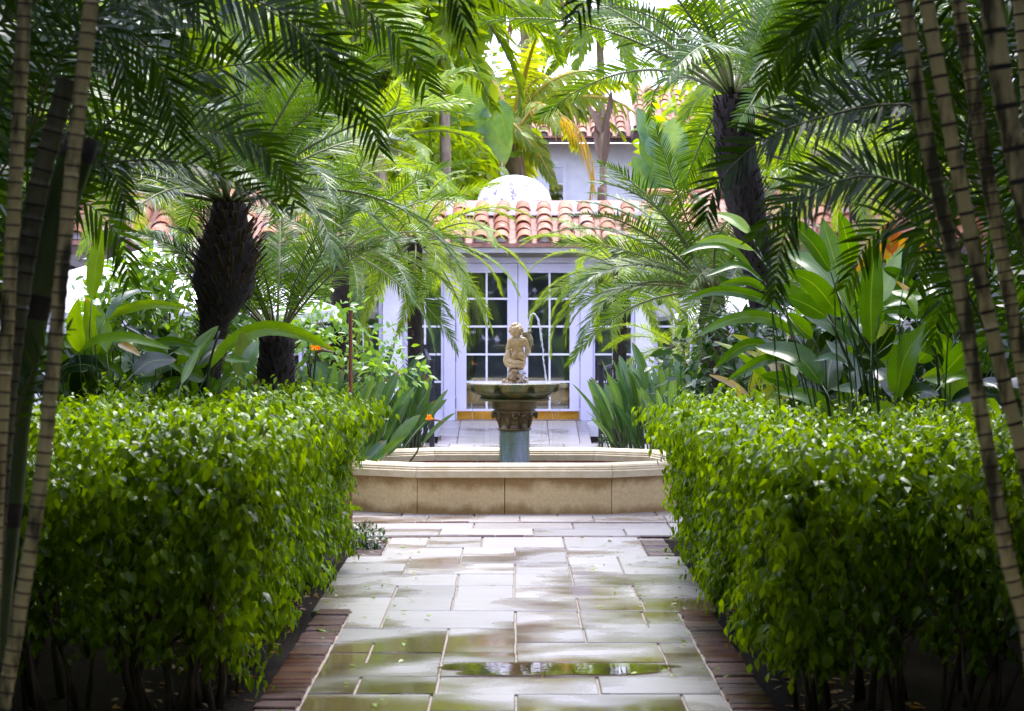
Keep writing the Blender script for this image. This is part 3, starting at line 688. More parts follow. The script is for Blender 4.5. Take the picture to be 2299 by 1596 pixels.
for a, b, r in (((735,800,.0),(745,960,-.02),.026),((745,960,-.02),(840,1010,-.04),.03),((840,1010,-.04),(950,1010,-.03),.032),((790,950,-.02),(900,985,-.04),.022),((880,960,-.03),(940,985,-.045),.018),((700,870,-.01),(720,980,-.03),.022)):
    drape.append((q_(*a), q_(*b), r, r))
for k in range(5): drape.append((q_(800+k*32,960,-.045), q_(790+k*36,1035,-.05), .010,.012))
blob(drape, .0045, 'drapery', M['statue'], stat, 2)
rock = []
for k in range(34):
    zz = rn.uniform(1070, 1350); wd = 90+70*(zz-1070)/280; a = rn.uniform(0, 6.28)
    c = q_(850+wd*math.cos(a)*.9, zz, .07*math.sin(a)); rock.append((c, c+Vector((rn.gauss(0,.02), rn.gauss(0,.01), rn.gauss(0,.012))), rn.uniform(.014,.03), rn.uniform(.008,.02)))
rock += [(q_(850,1090), q_(850,1330), .045,.06), (q_(690,1320), q_(1000,1320), .035,.035)]
blob(rock, .004, 'rock', M['rock'], stat, 1)
lim = []
for k in range(14):
    c = q_(rn.uniform(920,1010), rn.uniform(1120,1350), rn.uniform(-.075,-.05)); lim.append((c, c+Vector((rn.gauss(0,.01),0,rn.gauss(0,.012))), rn.uniform(.008,.02), .008))
blob(lim, .004, 'lime_crust', M['lime'], stat, 0)
# water: the jet and the threads that fall from the bowl
jet = MB(); jp = [P(x, y, FC+.03) for x, y in ((1182,744),(1186,728),(1190,712),(1195,704),(1202,706),(1208,718),(1213,740),(1217,770),(1220,800),(1223,830),(1227,862))]
c, _ = spline(jp, 60); rn = random.Random(4)
jet.tube([p+Vector((rn.gauss(0,.0028)*min(1,i/20), rn.gauss(0,.003), 0)) for i, p in enumerate(c)], [(.0045+.0022*math.sin(i*1.9)+(.003 if 17 < i < 32 else 0)+rn.uniform(0,.0025)) for i in range(60)], 6)
tag(jet.build('water_jet', M['water'], smooth=True), 'thin arching water jet spouting from the stone fish', 'water jet')
dr = MB()
for x, y0, y1, r in ((1059,905,1015,.0042),(1085,930,1005,.0022),(1099,945,1032,.0022),(1240,905,1000,.0020),(1226,925,985,.0028),(1216,945,1030,.0018),(1254,900,1030,.0018),(1118,890,990,.0016),(1208,890,960,.0016),(1075,940,960,.002),(1070,1020,1042,.003),(1090,1022,1042,.003),(1244,1015,1042,.003),(1228,1022,1042,.0025),(1262,1024,1042,.0025)):
    k = 14; dx = -.0 if x < 1155 else 0
    pts = [P(x+(1155-x)*-.0+(.10*(i/k)*(14 if x == 1059 else 3))*5*(1 if x < 1155 else -.3), y0+(y1-y0)*i/k, FC-.05)+Vector((rn.gauss(0,.0016),0,0)) for i in range(k+1)]
    dr.tube(pts, [max(.0006, r*(1-.3*i/k)*rn.uniform(.45,1.25)) for i in range(k+1)], 5)
for k in range(60):   # splash at the bowl's edge
    c = P(rn.gauss(1252,7), 895+abs(rn.gauss(0,14)), FC-.02); dr.tube([c, c+Vector((rn.gauss(0,.004),0,-rn.uniform(.005,.03)))], [rn.uniform(.0015,.0035), .0008], 5)
tag(dr.build('water_drips', M['drip'], smooth=True), 'threads of water falling from the fountain bowl', kind='stuff')

# ------------------------------------------------------------------ the house with the french doors
house = thing('garden_house', 'low white garden house with glazed double doors and terracotta barrel tile roof', 'house', (0, DOORY, 0))
PX = DOORY/FPX
def hx(x): return (x-X0)*PX
def hz(y): return HC+(YH-y)*PX
def hbox(name, mat, x0, x1, y0, y1, d0=0, d1=.1, parent=house):
    m = MB(); m.box(hx(x0), hx(x1), d0, d1, hz(y1), hz(y0)); return m.build(name, mat, parent)
# frame, posts and beam
hbox('door_frame', M['trim'], 997, 1022, 590, 944, .0, .16); hbox('door_frame', M['trim'], 1303, 1331, 590, 944, .0, .16)
hbox('header', M['trim'], 900, 1425, 578, 590, -.03, .18); hbox('cornice', M['ochre'], 880, 1440, 556, 577.5, -.06, .2)
hbox('threshold', M['hinge'], 1018, 1307, 943.2, 947, -.05, .16)
def leaf_door(x0, x1, gx0, gx1, y0=591, y1=943, gy0=612, gy1=918, rows_=(670.6,732.9,795.6,857.2), cols_=None, hinge_x=None, kick=True, name='door'):
    dr_ = MB(); A = lambda a, b, c, d: dr_.box(hx(a), hx(b), .03, .075, hz(d), hz(c))
    A(x0, gx0, y0, y1); A(gx1, x1, y0, y1); A(gx0, gx1, y0, gy0); A(gx0, gx1, gy1, y1)
    d = dr_.build(name, M['trim'], house)
    cx = cols_ or [(gx0+gx1)/2+.0]; xs = [gx0]+cx+[gx1]; ys = [gy0]+list(rows_)+[gy1]; tw = 2.2
    for x in cx:
        m = MB(); m.box(hx(x-tw), hx(x+tw), .033, .068, hz(gy1), hz(gy0)); m.build('muntin', M['white'], d)
    for y in rows_:
        for a, b in zip(xs, xs[1:]):
            m = MB(); m.box(hx(a+(tw if a != gx0 else 0)), hx(b-(tw if b != gx1 else 0)), .036, .064, hz(y+tw), hz(y-tw)); m.build('muntin', M['white'], d)
    for a, b in zip(xs, xs[1:]):
        for c, e in zip(ys, ys[1:]):
            m = MB(); m.box(hx(a), hx(b), .049, .053, hz(e), hz(c)); m.build('pane', M['glass'], d)
    if hinge_x:
        for y in (735, 800, 905):
            m = MB(); m.tube([(hx(hinge_x), .02, hz(y+11)), (hx(hinge_x), .02, hz(y-11))], .007, 6); m.build('hinge', M['hinge'], d)
    if kick:
        m = MB(); m.box(hx(x0+3), hx(x1-2), .0245, .0295, hz(942), hz(923)); m.build('kick_plate', M['brass'], d)
    return d
leaf_door(1023, 1162, 1047, 1139, cols_=[1092.5], hinge_x=1022.5)
leaf_door(1163.5, 1302, 1185.5, 1279, cols_=[1234], hinge_x=1302.8)
leaf_door(905, 996, 918, 990, cols_=[954], kick=False, name='side_light', y1=945)
leaf_door(1332, 1425, 1336, 1417, cols_=[1377], kick=False, name='side_light', y1=945)
m = MB(); m.tube([(hx(1170), .0, hz(790)), (hx(1170), -.03, hz(788)), (hx(1176), -.035, hz(788))], .008, 6); m.build('handle', M['brass'], house)
hbox('pillar', M['wallpaint'], 1426, 1468, 560, 960, -.05, .25); hbox('pillar', M['wallpaint'], 860, 904, 560, 960, -.05, .25)
for x0 in (1469, 1560, 1660): 
    leaf_door(x0, x0+88, x0+8, x0+80, cols_=[x0+44], kick=False, name='side_light', y1=945)
for x0 in (770, 680, 590): leaf_door(x0, x0+88, x0+8, x0+80, cols_=[x0+44], kick=False, name='side_light', y1=945)
hbox('wall', M['wallpaint'], -700, 590, 556, 965, .0, .25); hbox('wall', M['wallpaint'], 1749, 3000, 556, 965, .0, .25)
hbox('wall', M['wallpaint'], 590, 860, 556, 590, -.03, .2); hbox('wall', M['wallpaint'], 1469, 1749, 556, 590, -.03, .2)
hbox('plinth', M['wallpaint'], -700, 1018, 945.5, 980, -.02, .3); hbox('plinth', M['wallpaint'], 1308, 3000, 945.5, 980, -.02, .3)
# the room behind the glass
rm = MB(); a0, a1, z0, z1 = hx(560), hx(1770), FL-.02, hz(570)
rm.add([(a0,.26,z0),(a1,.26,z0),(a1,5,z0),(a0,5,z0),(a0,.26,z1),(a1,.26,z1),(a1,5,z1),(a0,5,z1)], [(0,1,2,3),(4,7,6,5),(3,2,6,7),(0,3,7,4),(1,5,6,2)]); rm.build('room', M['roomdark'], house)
m = MB(); m.box(hx(1000), hx(1290), 4.6, 4.98, hz(668), hz(640)); m.build('pelmet', M['curtain'], house)
def curtain(x0, x1, xb0, xb1, label, d=.45):
    m = MB(); k = 26
    for j in range(9):
        v = j/8; z = hz(630)+(hz(905)-hz(630))*v; pinch = v**.8
        for i in range(k):
            u = i/(k-1); a = x0+(x1-x0)*u; b = xb0+(xb1-xb0)*u; x = a+(b-a)*pinch
            m.v.append((hx(x), d+.035*math.sin(u*26), z))
    for j in range(8):
        for i in range(k-1): m.f.append((j*k+i, j*k+i+1, (j+1)*k+i+1, (j+1)*k+i)); m.m.append(0)
    o = m.build('curtain', M['curtain'], None, (0, DOORY, 0), True); tag(o, label, 'curtain', 'curtains behind the glazed doors')
curtain(1046, 1088, 1046, 1060, 'beige curtain tied back behind the left glazed door leaf')
curtain(1262, 1284, 1270, 1284, 'narrow beige curtain behind the right glazed door leaf')
# roof
def barrel(L, r0, r1, th=.014, k=8):
    m = MB()
    for r_, yy in ((r1, 0), (r0, L)):
        for rr in (r_, r_-th):
            for i in range(k+1):
                a = math.pi*i/k; m.v.append((rr*math.cos(a), yy, rr*math.sin(a)*.85))
    n1 = k+1
    for i in range(k):
        m.f += [(i, i+1, 2*n1+i+1, 2*n1+i), (n1+i+1, n1+i, 3*n1+i, 3*n1+i+1), (i+1, i, n1+i, n1+i+1), (2*n1+i, 2*n1+i+1, 3*n1+i+1, 3*n1+i)]; m.m += [0]*4
    m.f += [(0, 2*n1, 3*n1, n1), (k, n1+k, 3*n1+k, 2*n1+k)]; m.m += [0,0]
    return m
def roof(parent, x0, x1, ye, ze, slope, rowlen, nrow, pitch, r, tilemat, name='roof', cover_parts=True, seed=1, mort=True):
    """eave at (ye, ze) rising away from the viewer: deck, pan tiles, barrel tiles one by one"""
    rn = random.Random(seed); cs, sn = math.cos(slope), math.sin(slope); Lr = rowlen*nrow
    dk = MB(); dk.add([(x0,ye,ze),(x1,ye,ze),(x1,ye+Lr*cs,ze+Lr*sn),(x0,ye+Lr*cs,ze+Lr*sn),(x0,ye,ze-.05),(x1,ye,ze-.05),(x1,ye+Lr*cs,ze+Lr*sn-.05),(x0,ye+Lr*cs,ze+Lr*sn-.05)],[(0,1,2,3),(4,5,1,0),(5,6,2,1),(7,4,0,3),(6,7,3,2),(7,6,5,4)])
    rf = dk.build(name, M['pan'], parent)
    nc = int((x1-x0)/pitch); tme = barrel(rowlen*1.18, r*.86, r).mesh('tile', tilemat); cov = MB(); pans = MB()
    for i in range(nc):
        xc = x0+(i+.5)*pitch
        for j in range(nrow):
            s = j*rowlen-.03; y, z = ye+s*cs, ze+s*sn+.012+.01*rn.random()
            o = link('tile', tme, rf, (xc+rn.gauss(0,.008), y, z+.02)); o.rotation_euler = (slope-.045+rn.gauss(0,.008), rn.gauss(0,.02), rn.gauss(0,.02))
        for j in range(nrow):
            s = j*rowlen-.02; y, z = ye+s*cs, ze+s*sn
            mm = barrel(rowlen*1.15, r*.8, r*.9, .012, 5); Rm = Matrix.Translation((xc+pitch/2, y, z+r*.62)) @ Matrix.Rotation(slope-.04, 4, 'X') @ Matrix.Rotation(math.pi, 4, 'Y')
            pans.add([Rm @ Vector(v) for v in mm.v], mm.f)
    o = pans.build('pan_tile', M['pan'], rf); o['kind'] = 'stuff'
    if mort:
        mb_ = MB()
        for i in range(nc):      # mortar plugs in the mouths of the eave tiles
            xc = x0+(i+.5)*pitch; mb_.add([(xc+r*.8*math.cos(math.pi*k/6), ye+.03, ze+.02+r*.7*math.sin(math.pi*k/6)) for k in range(7)], [tuple(range(7))])
        o = mb_.build('mortar_plug', M['mortar'], rf); o['kind'] = 'stuff'
    return rf
SL = R(20)
def cap_row(parent, x0, x1, y, z, r, L, mat, seed=2):
    rn = random.Random(seed); me = barrel(L*1.08, r*.92, r).mesh('ridge_tile', mat); x = x0
    while x < x1:
        o = link('ridge_tile', me, parent, (x, y, z+rn.uniform(-.004,.004))); o.rotation_euler = (0, 0, -math.pi/2+rn.gauss(0,.01)); x += L
# centre bay
ey, ez = -.45, hz(549)+.0
ez = HC+(YH-546)*(DOORY-.45)/FPX
rf = roof(house, -1.95, 1.95, ey, ez, SL, .30, 5, .275, .105, M['tile'], seed=5)
ty, tz = ey+1.5*math.cos(SL), ez+1.5*math.sin(SL)
m = MB(); m.add([(-2,ty-.25,tz-.12),(2,ty-.25,tz-.12),(2,ty+.12,tz+.10),(-2,ty+.12,tz+.10),(-2,ty+.4,tz+.10),(2,ty+.4,tz+.10),(2,ty+.4,tz-.4),(-2,ty+.4,tz-.4)],[(0,1,2,3),(3,2,5,4),(4,5,6,7)]); m.build('flashing', M['mortar'], rf)
yr = HC+(YH-459)*(DOORY+ty+.2)/FPX
m = MB(); m.box(-2.2, 2.2, ty+.13, ty+.42, tz, yr); m.build('parapet', M['mortar'], rf)
cap_row(rf, -2.2, 2.2, ty+.25, yr-.01, .085, .57, M['tile'])
# wings to both sides stand a little forward
for sgn, seed in ((-1, 11), (1, 12)):
    xa, xb = (-6.6, -2.0) if sgn < 0 else (2.0, 6.6)
    wy = -1.3; wz = HC+(YH-540)*(DOORY+wy)/FPX
    wr = roof(house, xa, xb, wy, wz, R(21), .34, 5, .34, .13, M['tile'], seed=seed)
    cap_row(wr, xa-.3, xb, wy+1.75*math.cos(R(21)), wz+1.78*math.sin(R(21)), .11, .5, M['tile'], seed)
    m = MB(); m.box(xa-.1, xb, wy+.02, wy+.06, wz-.17, wz-.052); m.build('fascia', M['fascia'], wr)
    m = MB(); m.box(xa-.1, xb, wy+1.75, wy+1.95, wz+.2, wz+.62); m.build('parapet', M['mortar'], wr)
m = MB(); m.box(-1.95, 1.95, ey+.02, ey+.06, ez-.12, ez-.052); m.build('fascia', M['ochre'], rf)
# dome behind the ridge
dm = MB(); dd = 30.9; dr_ = 84*dd/FPX; zc = HC+(YH-458)*dd/FPX; hh = (458-393)*dd/FPX
dm.lathe([(dr_*1.02,-.5),(dr_,0)]+[(dr_*math.cos(a), hh*math.sin(a)) for a in [math.pi/2*i/14 for i in range(1,15)]], 48)
o = dm.build('roof_dome', M['dome'], None, ((1155-X0)*dd/FPX, dd, zc), True); tag(o, 'small weathered white dome rising behind the roof ridge', 'dome')
rb = MB(); rb.box(-8, 8, 31.3, 31.6, 0, 3.0); rb.box(-8, 8, 28.95+.3, 31.3, 2.85, 2.9); tag(rb.build('back_parapet', M['wallpaint']), 'low white wall closing the flat roof behind the tiles', 'wall')

# the taller house behind
BD = 60.0
back = thing('back_house', 'tall white house behind the palms with tiled roof and small window', 'house', (0, BD, 0))
def bx(x): return (x-X0)*BD/FPX
def bz(y): return HC+(YH-y)*BD/FPX
m = MB(); m.box(bx(880), bx(1229), 0, 6, 0, bz(322)); m.box(bx(1270), bx(1980), 0, 6, 0, bz(322)); m.box(bx(1229), bx(1270), 0, 6, 0, bz(452)); m.box(bx(1229), bx(1270), 0, 6, bz(372), bz(322)); m.build('wall', M['wallpaint'], back)
m = MB(); 
for a, b, c, e in ((1226,1233,366,452),(1264,1272,366,452),(1233,1264,366,376),(1233,1264,411,414)): m.box(bx(a), bx(b), -.06, .04, bz(e), bz(c))
wf = m.build('window', M['white'], back)
for c, e in ((376,411),(414,452)):
    m = MB(); m.box(bx(1233), bx(1264), .0, .02, bz(e), bz(c)); m.build('pane', M['glass'], wf)
m = MB(); m.box(bx(1229), bx(1270), .3, .35, bz(452), bz(372)); m.build('room', M['roomdark'], back)
roof(back, bx(1090), bx(1415), -.9, bz(311), R(24), .42, 6, .345, .13, M['tile'], seed=21)
m = MB(); m.box(bx(1085), bx(1415), -.85, -.78, bz(325), bz(313)); m.build('fascia', M['fascia'], back)
roof(back, bx(1416), bx(1760), -2.2, bz(295), R(24), .42, 7, .345, .13, M['tile'], seed=22)
m = MB(); m.box(bx(1412), bx(1765), -2.15, -2.08, bz(304), bz(296)); m.build('fascia', M['fascia'], back)
m = MB(); m.box(bx(1412), bx(1430), -2.0, -.1, bz(322), bz(304)); m.build('bracket', M['fascia'], back)

# ------------------------------------------------------------------ parasols, railings, stakes
def parasol(label, ax, ay, d, halfw, rise, lip=.1):
    c = P(ax, ay, d); root = thing('parasol', label, 'parasol', (c.x, d, 0), 'white parasols on the terrace')
    zt = c.z; k = 8
    for i in range(k):
        a0, a1 = 2*math.pi*i/k+math.pi/8, 2*math.pi*(i+1)/k+math.pi/8; m = MB(); nr = 5
        for j in range(nr+1):
            u = j/nr
            for q in range(5):
                v = q/4; pa = Vector((math.cos(a0), math.sin(a0)))*(1-v)+Vector((math.cos(a1), math.sin(a1)))*v
                m.v.append((pa.x*halfw*u, pa.y*halfw*u, zt-rise*u**1.06-.05*u*math.sin(math.pi*v)))
        for q in range(5):
            v = q/4; pa = Vector((math.cos(a0), math.sin(a0)))*(1-v)+Vector((math.cos(a1), math.sin(a1)))*v
            m.v.append((pa.x*halfw*1.003, pa.y*halfw*1.003, zt-rise-.05*math.sin(math.pi*v)-lip))
        for j in range(nr+1):
            for q in range(4): m.f.append((j*5+q, j*5+q+1, (j+1)*5+q+1, (j+1)*5+q)); m.m.append(0)
        m.build('canopy_panel', M['canvas'], root)
        m = MB(); m.tube([(0,0,zt-.03), (math.cos(a0)*halfw, math.sin(a0)*halfw, zt-rise-.02)], .01, 5); m.build('rib', M['greytrunk'], root)
    m = MB(); m.tube([(0,0,0),(0,0,zt-.02)], .025, 8); m.build('pole', M['greytrunk'], root)
    m = MB(); m.lathe([(0,zt+.06),(.03,zt+.04),(.04,zt-.02),(.02,zt-.05)], 10); m.build('finial', M['canvas'], root)
parasol('large white parasol behind the thick trunked palm', 345, 552, 20.5, 1.85, .585)
parasol('smaller white parasol behind the short palm and ginger leaves', 1678, 646, 25.0, .86, .3, .06)
def railing(label, pts, zt, zb=.12):
    root = thing('railing', label, 'railing', (pts[0][0], pts[0][1], 0), 'black iron railings by the ramp')
    o0 = Vector((pts[0][0], pts[0][1], 0))
    for p in (pts[0], pts[-1]):
        m = MB(); q = Vector((p[0], p[1], 0))-o0; m.box(q.x-.028, q.x+.028, q.y-.028, q.y+.028, 0, p[2]+zt+.02); m.box(q.x-.036, q.x+.036, q.y-.036, q.y+.036, p[2]+zt+.021, p[2]+zt+.04); m.build('post', M['black'], root)
    a, b = Vector(pts[0]), Vector(pts[-1])
    for z, r, nm in ((zt-.02, .022, 'handrail'), (zb, .012, 'bottom_rail')):
        m = MB(); m.tube([a-o0+Z*z, b-o0+Z*z], r, 6); m.build(nm, M['black'], root)
    k = int((b-a).length/.115)
    for i in range(1, k):
        p = a.lerp(b, i/k)-o0; m = MB(); m.tube([p+Z*zb, p+Z*(zt-.03)], .008, 5); m.build('baluster', M['black'], root)
railing('black iron railing to the right of the ramp, with balusters', [((1343-X0)*27/FPX, 26.2, 0), ((1440-X0)*28.3/FPX, 28.3, .1)], .93)
railing('black iron railing to the left of the ramp beside orange flower', [((974-X0)*26.8/FPX, 26.2, 0), ((955-X0)*28.3/FPX, 28.3, .15)], .98)
for (x, y0, y1, d, lb) in ((1776,735,850,15,'reddish copper stake among the yellow green leaves'),(787,700,760,16,'reddish stake beside the thick trunked palm'),(939,800,860,0,''),(610,1000,1060,0,'')):
    if not d: continue
    m = MB(); p = P(x, y0, d); m.tube([(0,0,0),(0,0,p.z)], .014, 8); m.tube([(0,0,p.z),(0,0,p.z+.012)], .018, 8)
    tag(m.build('garden_stake', M['stake'], None, (p.x, d, 0)), lb, 'stake')

# ------------------------------------------------------------------ hedges
def hedge(name, label, sgn, xin, xout, y0, y1, zt, seed):
    g = np.random.default_rng(seed); root = thing('hedge', label, 'hedge', (sgn*(xin+xout)/2, (y0+y1)/2, 0), 'clipped hedges beside the path')
    ox, oy = sgn*(xin+xout)/2, (y0+y1)/2
    areas = [('in', (y1-y0)*zt, 1.25), ('top', (y1-y0)*(xout-xin), .8), ('near', (xout-xin)*zt, 1.25), ('far', (xout-xin)*zt, .5)]
    Pp, Nn = [], []
    for nm, A, wgt in areas:
        k = int(A*wgt*310); u, v = g.random(k), g.random(k)
        wob = lambda a, b: .05*np.sin(a*3.1+seed)+.04*np.sin(b*7.3+a*4+seed*2)
        if nm == 'in':
            yy = y0+(y1-y0)*u; zz = .20+(zt-.20)*v**.9; bul = .06*np.sin(np.pi*np.clip(zz/zt,0,1))-.22*np.clip((zz-zt*.82)/(zt*.18),0,1)**2-.0*zz
            p = np.stack([np.full(k, 0.0)-xin-bul-wob(yy,zz), yy, zz], 1); nn = np.tile([1.0,0,.15], (k,1))
        elif nm == 'top':
            xx = xin+(xout-xin)*u; yy = y0+(y1-y0)*v; e = np.minimum(1, np.minimum((xx-xin)/.25, np.minimum((yy-y0)/.25, (y1-yy)/.25)))
            p = np.stack([-xx, yy, zt-.12*(1-e)**2+wob(xx*2,yy)*.8], 1); nn = np.tile([0,0,1.0], (k,1))
        else:
            xx = xin+(xout-xin)*u; zz = .24+(zt-.24)*v**.85; yb = y0 if nm == 'near' else y1; s_ = -1 if nm == 'near' else 1
            bul = .05*np.sin(np.pi*zz/zt)-.2*np.clip((zz-zt*.82)/(zt*.18),0,1)**2
            p = np.stack([-xx, np.full(k, yb)+s_*(bul+wob(xx*2,zz)), zz], 1); nn = np.tile([0,float(s_),.15], (k,1))
        Pp.append(p); Nn.append(nn)
    Pp, Nn = np.concatenate(Pp), np.concatenate(Nn)
    if sgn > 0: Pp[:,0] *= -1; Nn[:,0] *= -1
    k = len(Pp); nl = 8
    start = Pp-Nn*g.uniform(.07,.24,(k,1)); d0 = Nn*g.uniform(.5,1.1,(k,1))+g.normal(0,.45,(k,3))+np.array([0,0,.35])*g.random((k,1)); d0 /= np.linalg.norm(d0,axis=1,keepdims=True)
    pos, dirs, nrm, ln = [], [], [], []
    p, d = start.copy(), d0.copy(); lm = g.uniform(.7,1.15,k)
    for i in range(nl):
        p = p+d*.023; d = d+np.array([0,0,-.16]); d /= np.linalg.norm(d,axis=1,keepdims=True)
        side = np.cross(d, np.array([0,0,1.0])); side /= np.maximum(.05,np.linalg.norm(side,axis=1,keepdims=True))
        s_ = 1 if i % 2 else -1
        dd = d*.55+side*s_*.6+np.array([0,0,-.75])+g.normal(0,.25,(k,3))
        pos.append(p+g.normal(0,.004,(k,3))); dirs.append(dd); nrm.append(Nn*.55+np.array([0,0,.8])+g.normal(0,.35,(k,3))); ln.append(lm*g.uniform(.046,.074,k)*(.8 if i > 5 else 1))
    # leaves deeper inside
    k2 = int(k*2.2); inn_ = np.stack([sgn*(xin+.12+(xout-xin-.2)*g.random(k2)), y0+.1+(y1-y0-.2)*g.random(k2), .25+(zt-.33)*g.random(k2)**.7], 1)
    pos.append(inn_); dirs.append(g.normal(0,1,(k2,3))+np.array([0,0,-.4])); nrm.append(g.normal(0,.5,(k2,3))+np.array([0,0,.7])); ln.append(g.uniform(.05,.085,k2))
    pos, dirs, nrm, ln = map(np.concatenate, (pos, dirs, nrm, ln))
    leaf_cloud('foliage', M['hedge'], pos-np.array([ox,oy,0]), dirs, nrm, ln, ln*g.uniform(.48,.60,len(ln)), root, .5, .22)
    rn = random.Random(seed); st = MB()
    for i in range(90):
        x = sgn*rn.uniform(xin+.12, xout-.1); y = rn.uniform(y0+.12, y1-.1) if i > 34 else rn.uniform(y0+.02, y0+.3); pts = [Vector((x-ox, y-oy, -.03))]; d = Vector((rn.gauss(0,.18), rn.gauss(0,.18), 1))
        for q in range(5): pts.append(pts[-1]+d.normalized()*rn.uniform(.12,.22)); d = d+Vector((rn.gauss(0,.16), rn.gauss(0,.16), 0))
        lim = lambda p: Vector((max(-(xout-xin)/2+.12, min((xout-xin)/2-.12, p.x)), max(-(y1-y0)/2+.06, min((y1-y0)/2-.12, p.y)), min(p.z, zt-.2)))
        pts = [pts[0]]+[lim(p) for p in pts[1:]]; r = rn.uniform(.008,.019); st2 = MB(); st2.tube(pts, [r*(1-.12*q) for q in range(6)], 6)
        for q in (2,3,4):
            e = lim(pts[q]+Vector((rn.gauss(0,.14), rn.gauss(0,.14), rn.uniform(.08,.25))))+Vector((0,0,.02)); st2.tube([pts[q], (pts[q]+e)/2+Vector((rn.gauss(0,.02),0,0)), e], [r*.5, r*.4, r*.2], 4)
        st2.build('stem', M['stemwood'], root, smooth=True)
hedge('hedge', 'leafy green hedge to the left of the path, glossy small leaves', -1, 1.06, 2.75, 8.85, 14.6, 1.06, 31)
hedge('hedge', 'leafy green hedge to the right of the path in front of the ginger plants', 1, 1.01, 2.70, 8.85, 14.55, 1.02, 32)

# ------------------------------------------------------------------ palms
def date_palm(label, base, top, d, rad, L, n, seed, sp='date', emin=-35, emax=82, nst=160, stub=.07, mids=(), group='feather palms around the fountain', skip=None):
    b = P(*base, d); t = P(*top, d); root = thing('palm_tree', label, 'palm tree', (b.x, d, 0), group); o = Vector((b.x, d, 0))
    pts = [Vector((0, 0, -.03))]+[P(*q, d)-o for q in mids]+[t-o]
    date_trunk(root, pts, rad, seed, nst, stub)
    crown(root, t-o, sp, n, L, emin, emax, seed, skip=skip)
    return root, t-o
rt, c = date_palm('feather palm on a thick bulging dark trunk, behind the left hedge', (468,1080), (515,455), 14.75, lambda u: .075+.135*math.exp(-((u-.79)/(.105 if u < .79 else .18))**2), 1.75, 32, 41, emin=8, nst=900, stub=.07, mids=((472,800),(490,690),(508,590)))
rt, c = date_palm('short feather palm with upright leaves behind the left hedge', (610,1080), (622,752), 15.7, lambda u: .105+.035*math.sin(u*2.6), 1.3, 18, 42, emin=50, emax=86, nst=320, stub=.055)
rt, c = date_palm('tallest feather palm with dark shaggy trunk, above the ginger leaves', (1735,1100), (1648,215), 17.0, lambda u: .10+.06*min(1,max(0,(u-.55)/.25)), 1.95, 44, 43, emin=2, skip=lambda a, e: 120 < a < 250 and e < 28, nst=900, stub=.06, mids=((1725,800),(1705,640),(1680,480),(1652,350)))
rt, c = date_palm('short feather palm with orange brown trunk in front of the smaller parasol', (1612,1050), (1602,655), 18.5, lambda u: .085+.06*math.exp(-((u-.72)/.2)**2), 1.55, 40, 44, emin=4, nst=460, stub=.055, mids=((1615,860),(1600,760)))
rt, c = date_palm('low feather palm to the left of the doors, drooping yellow green fronds', (930,960), (932,545), 23.0, lambda u: .075, 1.35, 44, 45, 'dateb', emin=-45, nst=120)
rt, c = date_palm('feather palm to the right of the doors with yellowing lower fronds', (1390,960), (1392,600), 24.5, lambda u: .075, 1.2, 34, 46, 'dateb', emin=-40, emax=70, nst=120)
rt, c = date_palm('small low feather palm beside the white pillar', (1520,990), (1520,780), 23.0, lambda u: .08, .8, 18, 47, 'dateb', emin=-20, nst=60)
rt, c = date_palm('feather palm with slim trunk behind the large parasol', (760,960), (765,560), 21.5, lambda u: .09, 1.5, 28, 48, 'date', emin=-30, nst=100)
date_palm('yellow green feather palm in front of the left tiled wing', (255,960), (265,395), 23.0, lambda u: .09, 1.35, 30, 49, 'dateb', emin=-45, nst=80)
date_palm('yellow green feather palm in front of the right tiled wing', (1930,960), (1925,375), 23.5, lambda u: .09, 1.3, 30, 50, 'dateb', emin=-45, nst=80)
date_palm('feather palm with fine fronds over the roof left of the doors', (800,960), (790,395), 25.0, lambda u: .09, 1.3, 28, 52, 'dateb', emin=-40, nst=80)
# coconut palm and other palms beyond the house
def tall_palm(label, base_x, top, d, sp, L, n, seed, r=.16, emin=-40, emax=80, group='palms beyond the garden house', skip=None):
    t = P(*top, d); root = thing('palm_tree', label, 'palm tree', ((base_x-X0)*d/FPX, d, 0), group); o = Vector(((base_x-X0)*d/FPX, d, 0))
    m = MB(); c, _ = spline([Vector((0,0,-.03)), (t-o)*.5+Vector((.1,0,0)), t-o], 30); m.tube(c, [r*(1+.25*(i % 2)*.2)*(1.25 if i < 3 else 1) for i in range(30)], 12); m.build('trunk', M['greytrunk'], root, smooth=True)
    crown(root, t-o, sp, n, L, emin, emax, seed, skip=skip); return root, t-o, o
root, tc, o0 = tall_palm('coconut palm with golden green fronds arching over the small dome', 1165, (1150,285), 42.0, 'coco', 2.5, 30, 51, .17, skip=lambda a, e: (a < 70 or a > 290) and e < 6)
def px_frond(root, o0, pts, d, nl, ll, lw, mat, rach='rachis', v=.3, g=.4, phi=(1.1,.5), s0=.12, r0=.012, seed=1, one=0, dd=None, jit=.07, up=None):
    w_ = [P(x, y, d+(dd*i/(len(pts)-1) if dd else 0))-o0 for i, (x, y) in enumerate(pts)]
    mr, ml = frond_meshes('frond', w_, nl, ll, lw, M[mat], M[rach], v, phi, g, s0, r0, random.Random(seed), one=one, jit=jit, up=up)
    return put_frond(root, mr, ml, Matrix.Identity(4))
f = px_frond(root, o0, [(1150,285),(1190,190),(1240,175),(1280,240),(1300,330)], 41.5, 44, .75, .035, 'coco', 'rachisyel', 0, 1.2, r0=.03, seed=2)
f = px_frond(root, o0, [(1155,290),(1200,250),(1260,265),(1310,330),(1335,420)], 41, 44, .8, .03, 'yellow', 'rachisyel', 0, 1.5, r0=.03, seed=3); f['label'] = 'dying frond turned orange yellow'
